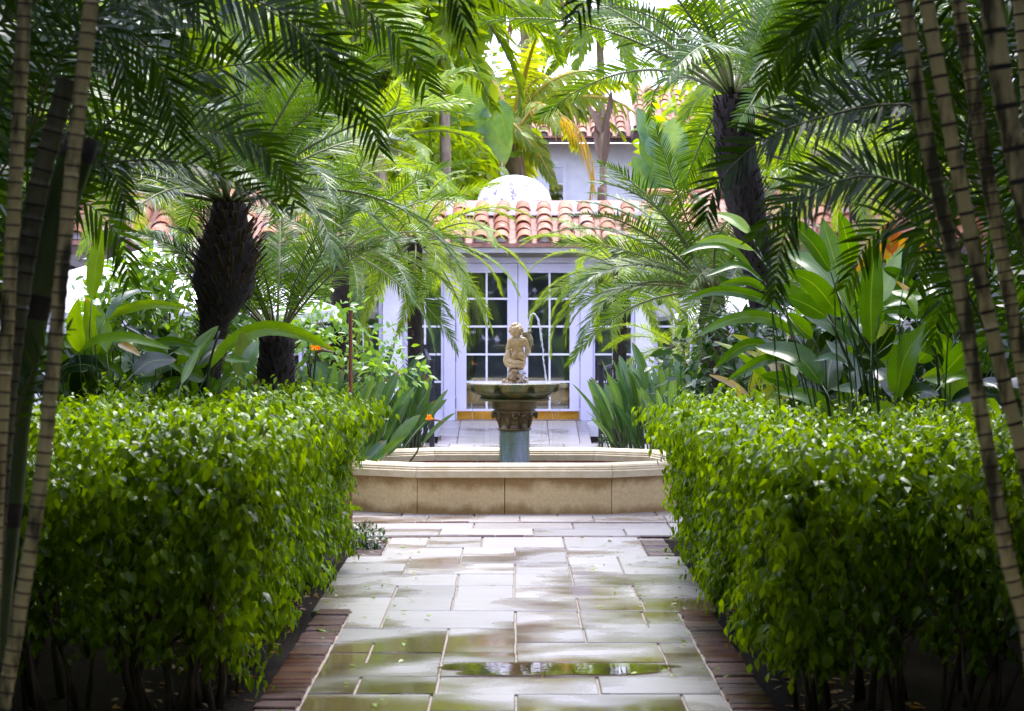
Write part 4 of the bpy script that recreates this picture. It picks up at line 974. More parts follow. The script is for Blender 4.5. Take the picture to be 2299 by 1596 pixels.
f = px_frond(root, o0, [(1160,290),(1210,240),(1290,280),(1330,360),(1325,440)], 40.5, 44, .7, .03, 'yellow', 'rachisyel', 0, 1.6, r0=.03, seed=4)
f = px_frond(root, o0, [(1150,290),(1170,340),(1180,400),(1175,450)], 41.6, 26, .5, .03, 'deadleaf', 'rachisyel', 0, 1.6, r0=.03, seed=5); f['label'] = 'dry brown hanging frond'
root, tc2, o2 = tall_palm('palm whose crown is above the view, dry brown fronds hanging in at the top', 1170, (1175,-60), 44.0, 'bright', 2.2, 22, 53, .09)
for i, pts in enumerate(([(1175,-60),(1205,-40),(1225,20),(1235,110)],[(1175,-60),(1160,-30),(1150,20),(1140,90)],[(1175,-60),(1185,-30),(1195,20),(1190,95)],[(1175,-60),(1230,-60),(1260,-10),(1270,60)])):
    f = px_frond(root, o2, pts, 43.5, 40, .55, .045, 'deadleaf', 'rachisyel', 0, 1.2, r0=.03, seed=60+i); f['label'] = 'dry brown hanging frond'
f = px_frond(root, o2, [(1175,-60),(1200,-70),(1240,-30),(1225,30)], 43.3, 30, .8, .09, 'coco', 'rachisyel', .3, .3, r0=.03, seed=66)
for (lb, bx_, top, d, sp, L, n, sd_) in (('palm with light crown far behind, seen in the sky gap above the back house roof', 1345, (1345,30), 52, 'bright', 2.3, 20, 54),
  ('palm with bright feathery crown high on the left beyond the house', 800, (790,60), 34, 'bright', 2.7, 24, 61), ('palm whose pale crown fills the top above the giant leaves', 990, (985,-60), 36, 'bright', 2.6, 22, 62),
  ('palm with light green crown behind the thick trunked palm', 560, (560,140), 36, 'bright', 2.7, 24, 63), ('palm with bright drooping crown at the top left corner', 330, (320,60), 33, 'bright', 2.6, 22, 64),
  ('palm with yellow green crown behind the tallest feather palm', 1800, (1830,120), 36, 'bright', 2.6, 20, 65), ('palm with bright crown at the far right behind the ringed stems', 2150, (2160,200), 32, 'bright', 2.6, 22, 66),
  ('palm with loose bright fronds between the coconut palm and the feather palms', 860, (850,330), 31.5, 'bright', 1.9, 20, 67)):
    tall_palm(lb, bx_, top, d, sp, L, n, sd_, .085, emin=-45)

# areca palms with ringed stems close to the viewer
def areca_stem(root, o0, pts, d, r, ringgap, green=False):
    c, L = spline([P(x, y, d)-o0 for x, y in pts], 40); k = int(L/ringgap); m = MB(); cp = []; rr = []; mt = []
    fine, _ = spline(c, k*4+1)
    for i, p in enumerate(fine):
        ph = i % 4; cp.append(p); rr.append(r*(1.09 if ph == 0 else (1.06 if ph == 1 else .99))*random.uniform(.97,1.03)); mt.append(1 if ph == 0 else 0)
    rs = [random.uniform(-.32,.32) for _ in range(k+1)]
    cp = [c_+(fine[min(len(fine)-1, i-i%4+4)]-fine[i-i%4])*rs[i//4]*.5 for i, c_ in enumerate(cp)]
    # keep ring bands short: move the second ring vertex close to the first
    for i in range(len(cp)-1):
        if i % 4 == 0: cp[i+1] = cp[i].lerp(cp[i+1], .55)
    m.tube(cp, rr, 12, mats=mt); m.build('stem', [M['stemdark'] if green == 2 else M['stemgreen'] if green else M['stem'], M['ring']], root, smooth=True)
def areca_clump(label, x, d, stems, fronds, grp='ringed areca palms framing the view'):
    o0 = Vector(((x-X0)*d/FPX, d, 0)); root = thing('areca_palm', label, 'palm tree', o0, grp)
    for pts, dd, r, gap, gr in stems: areca_stem(root, o0, pts, dd, r, gap, gr)
    for i, (pts, dd, nl, ll, g, v, one) in enumerate(fronds):
        px_frond(root, o0, pts, dd, int(nl*1.05), ll*1.05, .0145*dd/8, 'areca', 'rachis', v*.7, g*.5, (1.25,.65), .08, .008, seed=100+i+int(x), one=one, up=Vector((random.uniform(-.35,.35), -1, random.uniform(.25,.8))).normalized())
    return root, o0
left_fronds = [
 ([(-40,80),(150,-30),(400,-40),(600,20),(720,120),(800,260)], 7.5, 44, .26, .75, .15, 0),
 ([(80,520),(220,300),(386,185),(500,150),(640,137),(780,165)], 9.0, 46, .26, .28, .35, 0),
 ([(90,560),(240,330),(360,240),(480,250),(600,330),(660,450)], 9.6, 44, .25, .35, .3, 0),
 ([(60,620),(174,400),(308,359),(440,372),(540,415),(640,470)], 8.2, 40, .17, .25, .9, 0),
 ([(100,560),(190,376),(330,320),(470,294),(580,330),(650,400)], 9.4, 42, .24, .4, .3, 0),
 ([(30,420),(110,180),(190,60),(300,0),(420,20)], 6.6, 36, .22, .5, .3, 0),
 ([(-20,300),(60,80),(150,20),(250,90),(300,230)], 6.9, 36, .22, .7, .2, 0),
 ([(40,300),(140,90),(260,60),(360,150),(400,290)], 8.2, 38, .26, .6, .2, 0),
 ([(200,-120),(420,-50),(640,30),(780,150),(850,330)], 10.0, 46, .30, .7, .2, 0),
 ([(300,-160),(560,-90),(760,-20),(900,90),(960,200)], 10.5, 46, .30, .6, .2, 0),
 ([(500,-300),(760,-230),(930,-130),(1010,-40),(1045,60)], 7.4, 40, .24, 1.5, .0, 0),
 ([(-60,500),(40,330),(130,280),(230,330),(280,450)], 9.0, 36, .26, .6, .2, 0),
 ([(-60,700),(40,480),(150,430),(260,520),(290,620)], 10.5, 36, .28, .6, .2, 0),
 ([(20,1000),(60,860),(110,770),(150,740)], 6.6, 14, .12, .2, .3, 0),
 ([(-100,200),(60,-20),(220,-90),(400,-20),(500,110)], 9.5, 40, .28, .6, .2, 0),
 ([(-80,350),(20,150),(120,130),(200,250),(220,400)], 11, 40, .32, .8, .2, 0),
 ([(250,-200),(470,-130),(640,-30),(720,90),(740,230)], 11.5, 44, .30, .8, .2, 0)]
areca_clump('cluster of slim ringed palm stems at the left of the path under dark fronds', 40, 5.5,
 [([(60,-120),(55,0),(35,400),(12,800),(-10,1200),(-30,1900)], 5.5, .0175, .034, False), ([(215,-150),(205,0),(165,350),(135,650),(95,1050),(40,1400),(-10,1700),(-40,2100)], 5.3, .0175, .034, False),
  ([(150,180),(118,300),(85,430),(40,700),(10,950),(-30,1500),(-40,1900)], 6.2, .028, .05, 2), ([(190,300),(130,480),(75,700),(25,1000),(-20,1500),(-40,1900)], 6.8, .05, .5, True)], left_fronds)
right_fronds = [
 ([(2120,300),(2044,237),(1950,240),(1868,257),(1759,292),(1678,340),(1605,420),(1587,486)], 8.4, 48, .23, .30, .35, 0),
 ([(2180,560),(2080,440),(1960,395),(1850,420),(1780,482),(1752,566),(1738,665)], 7.6, 44, .19, .25, .1, 0),
 ([(2150,500),(2060,430),(1950,390),(1860,395),(1780,440),(1700,530)], 9.0, 42, .22, .5, .3, 0),
 ([(2120,330),(2000,110),(1920,50),(1830,50),(1750,120),(1720,200)], 9.0, 44, .24, .6, .2, 0),
 ([(2160,250),(2020,20),(1900,-20),(1830,60),(1800,180)], 8.0, 40, .24, .7, .2, 0),
 ([(2150,420),(2020,260),(1910,215),(1810,235),(1720,310)], 9.6, 42, .25, .5, .3, 0),
 ([(2150,420),(2200,180),(2260,60),(2340,30)], 7.6, 36, .25, .5, .3, 0),
 ([(2260,560),(2180,300),(2130,150),(2040,80),(1960,120)], 8.2, 42, .25, .6, .2, 0),
 ([(2330,400),(2240,200),(2150,160),(2090,260),(2060,400)], 9.5, 40, .28, .7, .2, 0),
 ([(2240,800),(2130,580),(2030,490),(1950,540),(1900,640)], 9.4, 40, .24, .5, .2, 0),
 ([(2330,650),(2240,470),(2150,430),(2080,520),(2060,640)], 10.0, 38, .26, .6, .2, 0),
 ([(1900,-300),(1640,-220),(1450,-130),(1340,-40),(1290,40)], 7.4, 38, .22, 1.4, .0, 0),
 ([(2300,-100),(2140,-60),(1990,-40),(1880,60),(1850,180)], 10.0, 42, .28, .7, .2, 0),
 ([(2350,-40),(2200,40),(2120,180),(2100,320)], 10.5, 40, .28, .7, .2, 0),
 ([(2340,850),(2250,650),(2180,590),(2120,650),(2100,760)], 11, 36, .28, .6, .2, 0),
 ([(2080,-200),(1960,-120),(1850,-20),(1780,90),(1760,190)], 10.8, 42, .28, .7, .2, 0)]
areca_clump('cluster of leaning ringed palm stems at the right edge before the hedge', 2330, 5.5,
 [([(2020,-150),(2032,0),(2078,300),(2150,620),(2198,900),(2262,1250),(2310,1450),(2360,1900)], 5.3, .0175, .040, False), ([(2060,-150),(2080,0),(2130,280),(2195,600),(2260,880),(2320,1150),(2400,1900)], 5.7, .0185, .060, False),
  ([(2140,-150),(2152,0),(2195,260),(2240,520),(2290,800),(2330,1050),(2420,1900)], 5.9, .019, .030, False), ([(2200,-200),(2225,0),(2255,220),(2300,450),(2350,750),(2440,1900)], 5.2, .026, .090, False), ([(2270,-200),(2300,120),(2330,500),(2450,1900)], 6.5, .02, .05, False)], right_fronds)
# fuller areca palms behind the hedges' outer sides
def bushy_areca(label, x, d, z, n, L, seed):
    p = Vector((x, d, 0)); root = thing('areca_palm', label, 'palm tree', p, 'bushy areca palms beside the hedges'); rn = random.Random(seed)
    for k in range(7):
        a = rn.uniform(0, 6.28); r = rn.uniform(.1,.4); t = Vector((math.cos(a)*r*1.6, math.sin(a)*r*1.6, z*rn.uniform(.6,1.0)))
        m = MB(); c, _ = spline([Vector((math.cos(a)*r*.4, math.sin(a)*r*.4, 0)), t*.5, t], 14); m.tube(c, .028, 8); m.build('stem', M['stemgreen'], root, smooth=True)
        crown(root, t, 'areca', n//7, L, -20, 80, seed*10+k)
for i, (x, d, z, n, L, lb) in enumerate(((-3.9,11.6,1.9,42,1.05,'bushy areca palm filling the dark left edge'),(-4.6,14.6,2.3,42,1.3,'bushy areca palm behind the left hedge end'),(-5.6,18.2,2.8,42,1.5,'tall bushy areca palm far left before the tiled wing'),
   (4.0,11.4,2.0,42,1.05,'bushy areca palm filling the dark right edge'),(4.8,14.8,2.4,42,1.3,'bushy areca palm behind the ginger plants'),(5.8,18.4,2.8,42,1.5,'tall bushy areca palm far right before the tiled wing'))): bushy_areca(lb, x, d, z, n, L, 70+i)

# ------------------------------------------------------------------ broad leaved plants
def z8(x, y): return ((2600+x/1.537)/1.7816, (800+y/1.537)/1.7816)
def z5(x, y): return ((x/1.642)/1.7816, (800+y/1.642)/1.7816)
def leaf_plant(name, label, cat, base, d, leaves, conv, kpx, group=None, stems=(), default='ginger', seed=1):
    rn = random.Random(seed); b = P(*base, d); o0 = Vector((b.x, d, 0)); root = thing(name, label, cat, o0, group)
    for lf in leaves:
        pts, wd = lf[0], lf[1]; mt = lf[2] if len(lf) > 2 else default; d0 = d+rn.uniform(-.35,.35)
        if len(lf) > 3: d0 = d+lf[3]
        tilt = rn.uniform(-.35,.3); w_ = []
        for i, q in enumerate(pts): w_.append(P(*conv(*q), d0+tilt*(i/(len(pts)-1)))-o0)
        nrm = Vector((rn.uniform(-.5,.5), -1, rn.uniform(.2,.9)))
        me = blade_mesh(w_, wd*1.15*kpx*d0/FPX, M[mt], nrm, fold=rn.uniform(.12,.35), rn=rn)
        o = link('leaf', me, root)
        if name != 'giant_strelitzia':
            p0 = w_[0]; dn = (w_[0]-w_[1]).normalized(); p1 = p0+dn*.12-Z*.06; p2 = Vector((p1.x*.7+rn.gauss(0,.04), p1.y*.8, max(0, p1.z*.35))); p3 = Vector((p1.x*.5, p2.y*.7, -.03))
            m = MB(); c, _ = spline([p0, p1, p2, p3], 9); m.tube(c, [.0035+.0005*i for i in range(9)], 5); m.build('petiole', M['petiole'], o, smooth=True)
    for pts, r in stems:
        m = MB(); c, _ = spline([P(*conv(*q), d)-o0 for q in pts], 10); m.tube(c, [r*(1-.4*i/9) for i in range(10)], 7); m.build('stalk', M['brownleaf'] if name == 'giant_strelitzia' else M['darkstalk'], root, smooth=True)
    return root, o0
k8 = 1/1.537/1.7816; k5 = 1/1.642/1.7816
gl = [([(620,210),(500,120),(365,80)],85,'gingerbright'),([(1225,700),(1150,420),(1055,105)],150),([(1240,410),(1210,240),(1160,65)],105),([(1110,440),(1000,270),(830,100)],125),([(1150,560),(1010,400),(815,310)],120),([(1170,720),(1010,520),(830,430)],120),
 ([(1360,890),(1360,560),(1395,230)],130),([(1420,640),(1480,470),(1548,285)],105,'gingerbright'),([(1090,720),(960,640),(830,590)],110),([(1000,850),(900,760),(830,690)],100),([(1320,920),(1130,780),(940,705)],95),
 ([(895,835),(760,740),(600,718),(430,760),(270,850)],75),([(830,690),(640,590),(400,560),(170,635)],62),([(720,560),(600,500),(420,520)],50),([(700,500),(540,400),(335,470)],52),([(630,420),(470,290),(300,290),(175,345)],55),([(640,310),(440,240),(270,265)],50,'gingerbright'),
 ([(760,960),(680,890),(560,905),(390,1035)],66),([(1060,1140),(900,960),(640,900)],150),([(900,1030),(800,980),(660,1000),(470,1110)],62),([(1510,1225),(1570,960),(1735,740)],150),([(1955,1395),(1900,1180),(1800,1090),(1665,1090)],175,'gingerbright'),
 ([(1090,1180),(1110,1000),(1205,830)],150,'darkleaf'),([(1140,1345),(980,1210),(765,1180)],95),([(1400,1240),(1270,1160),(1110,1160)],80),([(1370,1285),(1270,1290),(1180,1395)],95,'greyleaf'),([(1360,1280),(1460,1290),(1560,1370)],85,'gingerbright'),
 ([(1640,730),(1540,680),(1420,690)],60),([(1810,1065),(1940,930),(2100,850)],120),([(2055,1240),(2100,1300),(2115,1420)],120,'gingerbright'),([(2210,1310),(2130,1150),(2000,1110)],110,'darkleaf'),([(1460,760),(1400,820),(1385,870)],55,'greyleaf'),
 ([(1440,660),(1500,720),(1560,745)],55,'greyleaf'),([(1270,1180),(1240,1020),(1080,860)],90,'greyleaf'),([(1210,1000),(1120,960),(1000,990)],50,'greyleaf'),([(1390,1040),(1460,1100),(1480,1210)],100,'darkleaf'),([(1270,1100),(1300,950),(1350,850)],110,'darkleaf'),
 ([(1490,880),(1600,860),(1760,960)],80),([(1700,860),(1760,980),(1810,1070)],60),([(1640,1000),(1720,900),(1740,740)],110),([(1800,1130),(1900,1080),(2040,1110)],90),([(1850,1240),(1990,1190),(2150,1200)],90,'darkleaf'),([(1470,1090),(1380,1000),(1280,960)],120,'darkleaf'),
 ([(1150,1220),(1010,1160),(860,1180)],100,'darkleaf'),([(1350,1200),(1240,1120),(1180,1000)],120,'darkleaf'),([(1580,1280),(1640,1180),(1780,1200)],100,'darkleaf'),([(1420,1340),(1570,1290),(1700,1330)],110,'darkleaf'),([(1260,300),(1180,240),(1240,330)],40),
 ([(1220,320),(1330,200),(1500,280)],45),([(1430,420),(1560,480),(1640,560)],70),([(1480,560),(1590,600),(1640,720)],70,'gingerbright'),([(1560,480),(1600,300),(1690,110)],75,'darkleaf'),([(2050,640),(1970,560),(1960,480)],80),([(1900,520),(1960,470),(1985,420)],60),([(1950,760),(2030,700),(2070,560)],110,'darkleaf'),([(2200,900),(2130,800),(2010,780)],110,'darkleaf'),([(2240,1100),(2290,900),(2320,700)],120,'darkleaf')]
rn = random.Random(17)
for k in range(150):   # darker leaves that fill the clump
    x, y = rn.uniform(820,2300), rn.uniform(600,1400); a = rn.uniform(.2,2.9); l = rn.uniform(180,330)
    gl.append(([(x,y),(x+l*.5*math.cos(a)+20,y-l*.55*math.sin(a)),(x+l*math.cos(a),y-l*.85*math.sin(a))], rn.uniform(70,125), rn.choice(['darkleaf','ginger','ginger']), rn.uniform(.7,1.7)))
leaf_plant('ginger_plant', 'large shell ginger with long broad green leaves behind the right hedge', 'plant', z8(1500,1700), 12.9, gl, z8, k8, None,
  [([(1540,1500),(1450,1150),(1330,900),(1140,560)],.014),([(1400,1500),(1290,1150),(1180,900),(1080,660)],.013),([(1130,1500),(1080,1180),(1000,1000)],.012),([(1540,1480),(1510,1230)],.014),([(1360,1480),(1330,1150),(1220,740)],.013),([(1800,1500),(1760,960),(1700,860)],.012),([(1960,1500),(1955,1395)],.012)], seed=5)
leaf_plant('cordyline_plant', 'plant with upright orange and pink leaves behind the ginger', 'plant', z8(1450,1700), 15.5,
  [([(1300,420),(1290,280),(1245,120)],66,'pinkleaf'),([(1330,430),(1335,330),(1335,210)],50,'pinkleaf'),([(1490,330),(1470,220),(1490,115)],100,'cordyline'),([(1440,330),(1460,250),(1452,180)],50,'cordyline'),([(1540,300),(1530,230),(1500,180)],60,'cordyline'),([(1260,440),(1420,320),(1600,280),(1790,310)],90,'goldleaf'),([(1400,900),(1430,860),(1520,930)],60,'goldleaf'),([(1460,900),(1480,840),(1540,900)],60,'goldleaf'),([(1500,640),(1540,500),(1600,480)],110,'goldleaf')], z8, k8, None, [([(1450,1500),(1440,900),(1400,420)],.02)], seed=6)
cr = []
for k in range(34):
    x, y = rn.uniform(600,1000), rn.uniform(980,1330); a = rn.uniform(.5,2.7); l = rn.uniform(150,330)
    cr.append(([(x,y),(x+l*.5*math.cos(a),y-l*.5*math.sin(a)),(x+l*math.cos(a),y-l*.8*math.sin(a))], rn.uniform(38,62), rn.choice(['croton','croton','gingerbright','pinkleaf'])))
cr += [([(1090,1190),(1000,1110),(930,1040)],90,'pinkleaf'),([(520,1260),(530,1200),(540,1150)],60,'pinkleaf')]
leaf_plant('croton_plant', 'yellow green leafy plant between the short palm and the ginger', 'plant', z8(760,1700), 15.2, cr, z8, k8, None, seed=7)
gl2 = [([(690,790),(780,660),(900,600),(1005,600)],66,'greyleaf'),([(655,810),(800,730),(1000,685),(1255,715)],62,'gingerbright'),([(500,1010),(640,920),(850,905),(1130,980)],75,'gingerbright'),([(900,960),(1050,1010),(1190,1135)],62),([(1370,1120),(1500,950),(1740,845),(1980,880),(2220,1000)],92,'gingerbright'),([(1270,1070),(1340,940),(1435,825)],95),
 ([(600,660),(630,420),(665,160)],95,'gingerbright'),([(640,1010),(610,860),(560,640)],150,'gingerbright'),([(520,1000),(500,820),(520,640)],120,'gingerbright'),([(700,1000),(680,860),(640,680)],90,'gingerbright'),([(600,1345),(560,1180),(515,1060)],200,'darkleaf'),([(700,1345),(640,1200),(600,1090)],150,'darkleaf'),
 ([(500,1045),(620,1045),(760,1110),(870,1215)],55,'ginger'),([(910,1250),(850,1270),(800,1355)],75,'greyleaf'),([(950,1240),(1010,1260),(1060,1345)],75,'greyleaf'),([(1000,930),(1150,930),(1300,965)],56),([(1140,1000),(1230,1000),(1310,1050)],50),([(870,1145),(990,1060),(1160,1050)],120,'darkleaf'),([(1190,1210),(1250,1080),(1320,950)],50),
 ([(780,940),(850,980),(920,1025)],60,'goldleaf'),([(1480,1040),(1540,1050),(1640,1060)],60),([(820,1110),(860,1030),(830,950)],90,'greyleaf'),([(1460,1180),(1500,1110),(1470,1030)],70,'bop'),([(1560,1160),(1600,980),(1580,860)],100,'greyleaf'),([(1620,1140),(1650,1000),(1700,920)],90,'bop'),([(420,1100),(560,1080),(700,1130)],120,'darkleaf'),([(380,1200),(480,1100),(640,1120)],120,'darkleaf')]
for k in range(120):
    x, y = rn.uniform(330,1350), rn.uniform(1000,1400); a = rn.uniform(.3,2.8); l = rn.uniform(180,330)
    gl2.append(([(x,y),(x+l*.5*math.cos(a),y-l*.5*math.sin(a)),(x+l*math.cos(a),y-l*.8*math.sin(a))], rn.uniform(60,115), rn.choice(['darkleaf','ginger','ginger']), rn.uniform(.2,1.1)))
leaf_plant('ginger_plant', 'arching broad leaved ginger behind the left hedge', 'plant', z5(900,1800), 13.6, gl2, z5, k5, None, [([(1360,1500),(1370,1120),(1440,860)],.012),([(640,1500),(620,1000)],.014),([(1000,1500),(1180,1210),(1270,1060)],.01)], seed=8)

# bird of paradise clumps: paddles on long stalks
def paddle(rn, L, wd, h, lean, az, mat):
    """stalk and blade in one plant-local frame; returns (stalk mesh, blade mesh)"""
    o = Vector((math.cos(az), math.sin(az), 0)); b = Vector((rn.gauss(0,.10), rn.gauss(0,.08), 0))
    s = [b, b+Z*h*.5+o*lean*.25, b+Z*h+o*lean]; dr = (s[2]-s[1]).normalized()
    p1 = s[2]+dr*L*.5+o*L*.06; p2 = p1+(dr*.9+o*.25).normalized()*L*.5
    m = MB(); c, _ = spline(s, 7); m.tube(c, [.010-.0007*i for i in range(7)], 5)
    side = Vector((-o.y, o.x, 0))*rn.uniform(-1,1); nr = (o*-.5+Z*.6+side+Vector((0,-.5,0)))
    return m.mesh('stalk', M['petiole'], True), blade_mesh([s[2], p1, p2], wd, M[mat], nr, fold=rn.uniform(.25,.55), wave=.02, rn=rn, nseg=9, prof=lambda u: math.sin(math.pi*(u*.92+.06))**.65 if u < 1 else 0)
def clump(name, label, cat, x, d, n, hr, L, wd, spread, seed, mat='bop', z0=0, group=None, span=(0, 2*math.pi), ys=1.0, flowers=()):
    rn = random.Random(seed); root = thing(name, label, cat, (x, d, z0), group)
    for k in range(n):
        az = rn.uniform(*span); r = spread*math.sqrt(rn.random()); off = Vector((math.cos(az)*r, math.sin(az)*r*ys, 0))
        st, bl = paddle(rn, L*rn.uniform(.75,1.2), wd*rn.uniform(.8,1.2), rn.uniform(*hr)*(1-.35*r/spread), rn.uniform(.0,.13)*(.6+r/spread), az, mat)
        a = link('leaf', bl, root, off); b = link('stalk', st, a)
    for (fx, fy, fd) in flowers:
        p = P(fx, fy, fd)-Vector((x, d, z0)); m = MB(); m.tube([Vector((p.x*.6, p.y, 0)), Vector((p.x*.9, p.y, p.z*.6)), p], .008, 5); st = m.build('flower_stalk', M['petiole'], root)
        m = MB(); m.tube([p, p+Vector((.05,-.02,.012)), p+Vector((.14,-.03,-.005))], [.012,.013,.002], 6); m.build('spathe', M['beak'], st)
        for q in range(5):
            tip = p+Vector((rn.uniform(-.05,.05), rn.uniform(-.02,.0), rn.uniform(.04,.075))); link('sepal', blade_mesh([p+Vector((.02*q-.03,0,.01)), (p+tip)/2+Vector((0,-.01,.015)), tip], .016, M['flower'], Vector((0,-1,.3)), nseg=5, rn=rn), st)
G_BOP = 'bird of paradise clumps'
clump('bird_of_paradise', 'clump of grey green paddle leaves left of the fountain with an orange flower', 'plant', -1.72, 18.9, 130, (.40,1.0), .38, .115, .50, 81, group=G_BOP, flowers=[(962,945,18.9)])
clump('bird_of_paradise', 'leafy paddle clump behind the left hedge beside the short palm, orange flower at its top', 'plant', -1.90, 16.0, 90, (.6,.98), .35, .115, .45, 82, group=G_BOP, flowers=[(710,790,15.6)])
clump('bird_of_paradise', 'paddle leaves spilling over the left side of the pool edge', 'plant', -1.80, 18.0, 60, (.2,.62), .38, .11, .36, 83, group=G_BOP)
clump('bird_of_paradise', 'dense clump of upright narrow paddle leaves right of the fountain', 'plant', 1.56, 21.8, 200, (.35,1.02), .40, .085, .56, 84, group=G_BOP)
clump('bird_of_paradise', 'paddle leaves between the right hedge and the short palm', 'plant', 1.95, 19.5, 60, (.4,.85), .36, .10, .5, 85, group=G_BOP)
clump('bird_of_paradise', 'dense paddle leaf clump behind the left end of the pool by the railing', 'plant', -1.60, 21.8, 150, (.4,1.0), .40, .10, .6, 86, group=G_BOP)
# giant strelitzias beyond the house
GS = 'giant paddle leaved plants beyond the house'
def giant(label, base, d, leaves, seed, mat='bopwhite'):
    leaf_plant('giant_strelitzia', label, 'plant', base, d, leaves, lambda x, y: (x, y), 1.0, GS, [([(base[0], 700), (base[0], base[1])], .12)], mat, seed)
giant('giant paddle leaved plant with broad blue green leaves left of the coconut palm', (1040,420), 39, [([(985,270),(1040,190),(1085,130)],90),([(990,250),(1000,180),(1030,90)],70),([(1010,290),(1060,240),(1090,200)],80),([(1000,300),(960,250),(900,270)],50),([(1060,280),(1110,290),(1135,370)],60),([(1075,260),(1120,250),(1140,330)],50),([(960,250),(920,200),(880,140)],60,'datebright'),([(1010,310),(990,330),(960,390)],50,'datebright'),([(900,210),(960,130),(1010,60)],46,'croton'),([(870,230),(930,140),(1000,30)],40,'croton')], 91)
giant('giant paddle leaved plant with grey green leaves before the back house roof', (1480,480), 37, [([(1478,400),(1460,330),(1448,262)],50),([(1490,400),(1510,330),(1512,262)],70),([(1470,360),(1480,320),(1500,300)],52),([(1480,430),(1490,380),(1470,330)],60),([(1500,440),(1520,380),(1540,340)],60),([(1460,440),(1440,390),(1420,350)],50),([(1470,350),(1452,300),(1430,240)],50)], 92)
giant('giant paddle leaved plant with brown withered stem right of the yellow fronds', (1350,420), 38.5, [([(1350,300),(1335,260),(1318,235)],14,'brownleaf'),([(1352,300),(1370,240),(1372,200)],16,'brownleaf'),([(1345,360),(1340,300),(1350,240)],14,'brownleaf'),([(1355,380),(1362,320),(1365,250)],14,'brownleaf')], 93)

# ------------------------------------------------------------------ shrubs, trees and ground cover
def shrub(name, label, cat, c, rad, n, lsize, mat, seed, group=None, trunk=None, nclump=30, kind=None):
    """branches that end in leaf clumps: uneven outline with gaps"""
    g = np.random.default_rng(seed); rn = random.Random(seed); base = Vector((c[0], c[1], 0)); root = thing(name, label, cat, base, group)
    cz = c[2]; tr = MB(); pos, dirs, nrm = [], [], []
    th = trunk or .03
    if trunk: tr.tube([Vector((0,0,-.03)), Vector((.05,0,cz*.5)), Vector((0,0,cz))], [th*1.2, th, th*.7], 9)
    per = n//nclump
    for k in range(nclump):
        a = rn.uniform(0, 6.28); u = rn.uniform(-1,1); r = rn.uniform(.45,1)**.6; s = math.sqrt(1-u*u)
        p = Vector((rad[0]*r*s*math.cos(a), rad[1]*r*s*math.sin(a), cz+rad[2]*r*u)); st = Vector((0,0,cz*.6 if trunk else 0))
        tr.tube([st, (st+p)/2+Vector((rn.gauss(0,.06),0,.08))*rad[0], p], [th*.5, th*.35, th*.12], 5)
        cr_ = rad[0]*rn.uniform(.18,.38)
        q = g.normal(0, cr_*.5, (per,3))*np.array([1,1,.75]); pos.append(q+np.array(p)); dirs.append(q*1.0/cr_+g.normal(0,.5,(per,3))+np.array([0,0,-.15])); nrm.append(g.normal(0,.5,(per,3))+np.array([0,-.2,.8]))
    pos, dirs, nrm = map(np.concatenate, (pos, dirs, nrm)); ln = lsize*g.uniform(.7,1.25,len(pos))
    leaf_cloud('foliage', M[mat], pos, dirs, nrm, ln, ln*.55, root, .35, .2)
    tr.build('trunk' if trunk else 'branches', M['twig'], root, smooth=True)
c = P(370,670,16.5); shrub('shrub', 'small leaved shrub in front of the large parasol', 'shrub', (c.x,16.5,1.62), (.75,.3,.42), 2600, .085, 'shrub', 101, None, .02, 44)
c = P(420,800,16.2); shrub('shrub', 'low round leaved shrub under the large parasol', 'shrub', (c.x,16.2,1.05), (.75,.4,.38), 1500, .08, 'shrub', 102, None, .02, 34)
c = P(700,760,19); shrub('shrub', 'green shrub behind the short upright palm', 'shrub', (c.x,19.5,1.1), (.9,.5,.5), 1500, .09, 'shrub', 103, None, .02, 34)
c = P(1900,760,16); shrub('shrub', 'dense green shrub behind the ginger stalks', 'shrub', (c.x,16.2,.95), (1.2,.5,.75), 2600, .11, 'cover', 109, None, .02, 50)
c = P(1400,800,25); shrub('shrub', 'low leafy shrub by the right pillar', 'shrub', (c.x+.9,24.5,.7), (.8,.4,.5), 1000, .09, 'shrub', 104, None, .02, 26)
for (x, y, d, r, lb, sd_) in ((819,1213,15.0,.14,'small dark creeping plant at the foot of the left hedge',105),(1385,990,25.0,.22,'low green ground cover by the right railing',106),(905,1000,24.5,.25,'low green ground cover by the left railing',107)):
    c = P(x, y, d); g = np.random.default_rng(sd_); k = 500; q = g.normal(0, 1, (k,3)); q /= np.linalg.norm(q,axis=1,keepdims=True); q *= g.random((k,1))**.4
    pos = q*np.array([r,r,r*.8])+np.array([0,0,r*.4]); pos[:,2] = np.abs(pos[:,2]); root = thing('ground_cover_plant', lb, 'plant', (c.x, d, 0))
    leaf_cloud('foliage', M['cover'], pos, q+g.normal(0,.5,(k,3)), q*.4+np.array([0,-.2,.8]), g.uniform(.022,.04,k), g.uniform(.014,.022,k), root)
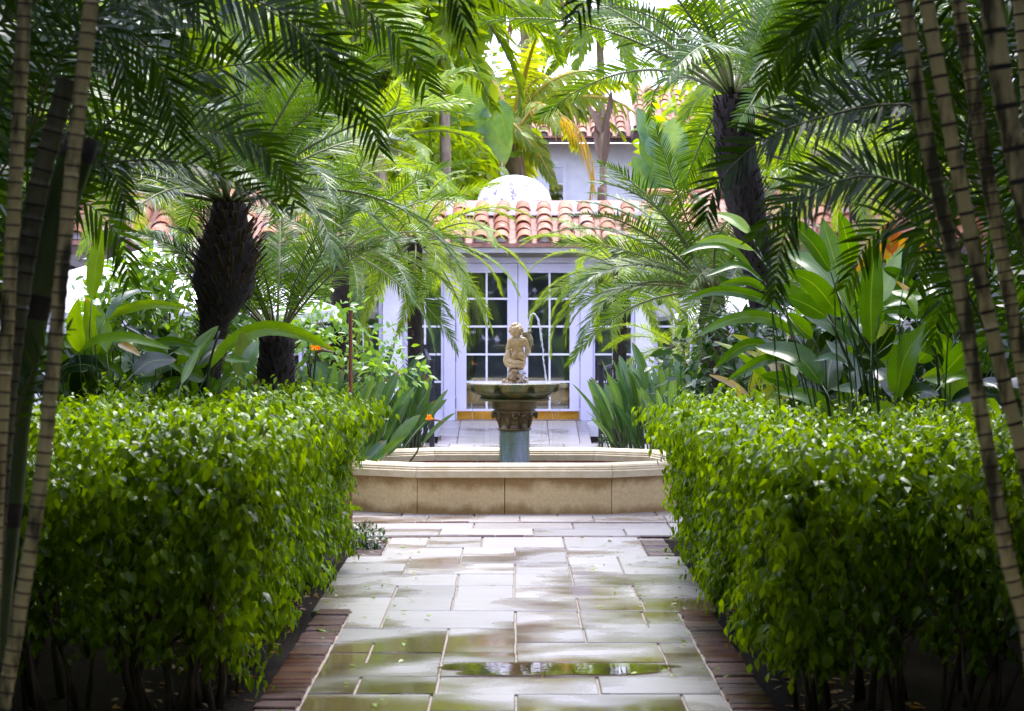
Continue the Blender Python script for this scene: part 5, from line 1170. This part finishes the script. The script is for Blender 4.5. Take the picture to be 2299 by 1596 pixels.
# broad-leaved trees that close the garden off behind
GT = 'broad leaved trees beyond the house'
for (x, y, d, rx_, rz_, n, mat, lb, sd_) in (
  (250,120,42,3.6,3.6,5000,'treeleaf','bright leafy tree at the upper left beyond the tiled wing',111),(620,150,46,3.8,3.4,5000,'treeleaf','bright leafy tree behind the thick trunked palm',112),(880,180,50,3.2,3.0,4000,'treeleaf','leafy tree left of the giant paddle leaves',113),
  (420,260,33,2.6,1.8,5000,'treeleaf','sunny leafy tree just beyond the left tiled wing',120),(700,60,36,2.6,2.2,4500,'treeleaf','sunny leafy tree high up left of the pale palms',122),
  (1930,230,44,3.4,3.4,4500,'treeleaf','leafy tree behind the dark fronds on the right',114),(2250,150,42,3.6,3.8,4500,'treeleaf','leafy tree at the upper right behind the ringed stems',115),(60,250,30,2.6,3.0,4500,'canopy','dark dense tree at the far left edge',116),(2290,330,28,2.4,2.6,4000,'canopy','dark dense tree at the far right edge',117),(760,380,40,3.0,1.6,4000,'treeleaf','lower leafy tree over the tiled wing',118),(1740,330,48,2.6,1.6,3500,'treeleaf','leafy tree right of the tallest palm trunk',119)):
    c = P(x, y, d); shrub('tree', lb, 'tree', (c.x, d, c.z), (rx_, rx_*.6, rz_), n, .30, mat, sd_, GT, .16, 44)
# mostly unseen leaf canopy, added round the viewer to shade the near hedges
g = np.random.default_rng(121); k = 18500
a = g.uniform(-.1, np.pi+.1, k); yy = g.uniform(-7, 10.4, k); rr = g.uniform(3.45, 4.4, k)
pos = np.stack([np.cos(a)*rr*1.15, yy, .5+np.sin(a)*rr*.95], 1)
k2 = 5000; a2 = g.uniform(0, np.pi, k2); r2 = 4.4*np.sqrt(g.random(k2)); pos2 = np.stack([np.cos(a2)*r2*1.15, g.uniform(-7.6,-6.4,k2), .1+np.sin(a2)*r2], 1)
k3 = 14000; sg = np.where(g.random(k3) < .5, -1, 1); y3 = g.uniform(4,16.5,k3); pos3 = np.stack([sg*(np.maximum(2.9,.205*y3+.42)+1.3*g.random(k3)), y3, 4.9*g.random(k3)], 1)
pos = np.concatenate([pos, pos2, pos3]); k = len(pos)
o = leaf_cloud('added_shade_foliage', M['canopy'], pos, g.normal(0,1,(k,3))+np.array([0,0,-.4]), g.normal(0,1,(k,3)), g.uniform(.28,.5,k), g.uniform(.16,.28,k))
tag(o, 'dense dark foliage added over the near end of the path for shade', kind='stuff')
g = np.random.default_rng(141); k = 130; pos = np.stack([np.where(g.random(k)<.5,-1,1)*g.uniform(.45,1.06,k), g.uniform(8.5,15.6,k), g.uniform(.006,.012,k)], 1)
o = leaf_cloud('fallen_leaf_litter', M['hedge'], pos, np.stack([g.normal(0,1,k),g.normal(0,1,k),g.normal(0,.08,k)],1), np.tile([0,0,1.0],(k,1))+g.normal(0,.2,(k,3)), g.uniform(.03,.055,k), g.uniform(.014,.026,k)); tag(o, 'small fallen leaves scattered on the path and bricks', kind='stuff')
# fallen leaves on the soil beside the path
g = np.random.default_rng(131); k = 700; sg = np.where(g.random(k) < .5, -1, 1)
pos = np.stack([sg*g.uniform(1.12,1.7,k), g.uniform(7.5,14.5,k), g.uniform(-.028,-.01,k)], 1)
o = leaf_cloud('leaf_litter', M['deadleaf'], pos, np.stack([g.normal(0,1,k),g.normal(0,1,k),g.normal(0,.1,k)],1), np.tile([0,0,1.0],(k,1))+g.normal(0,.3,(k,3)), g.uniform(.03,.06,k), g.uniform(.015,.03,k)); tag(o, 'fallen leaves on the dark soil', kind='stuff')
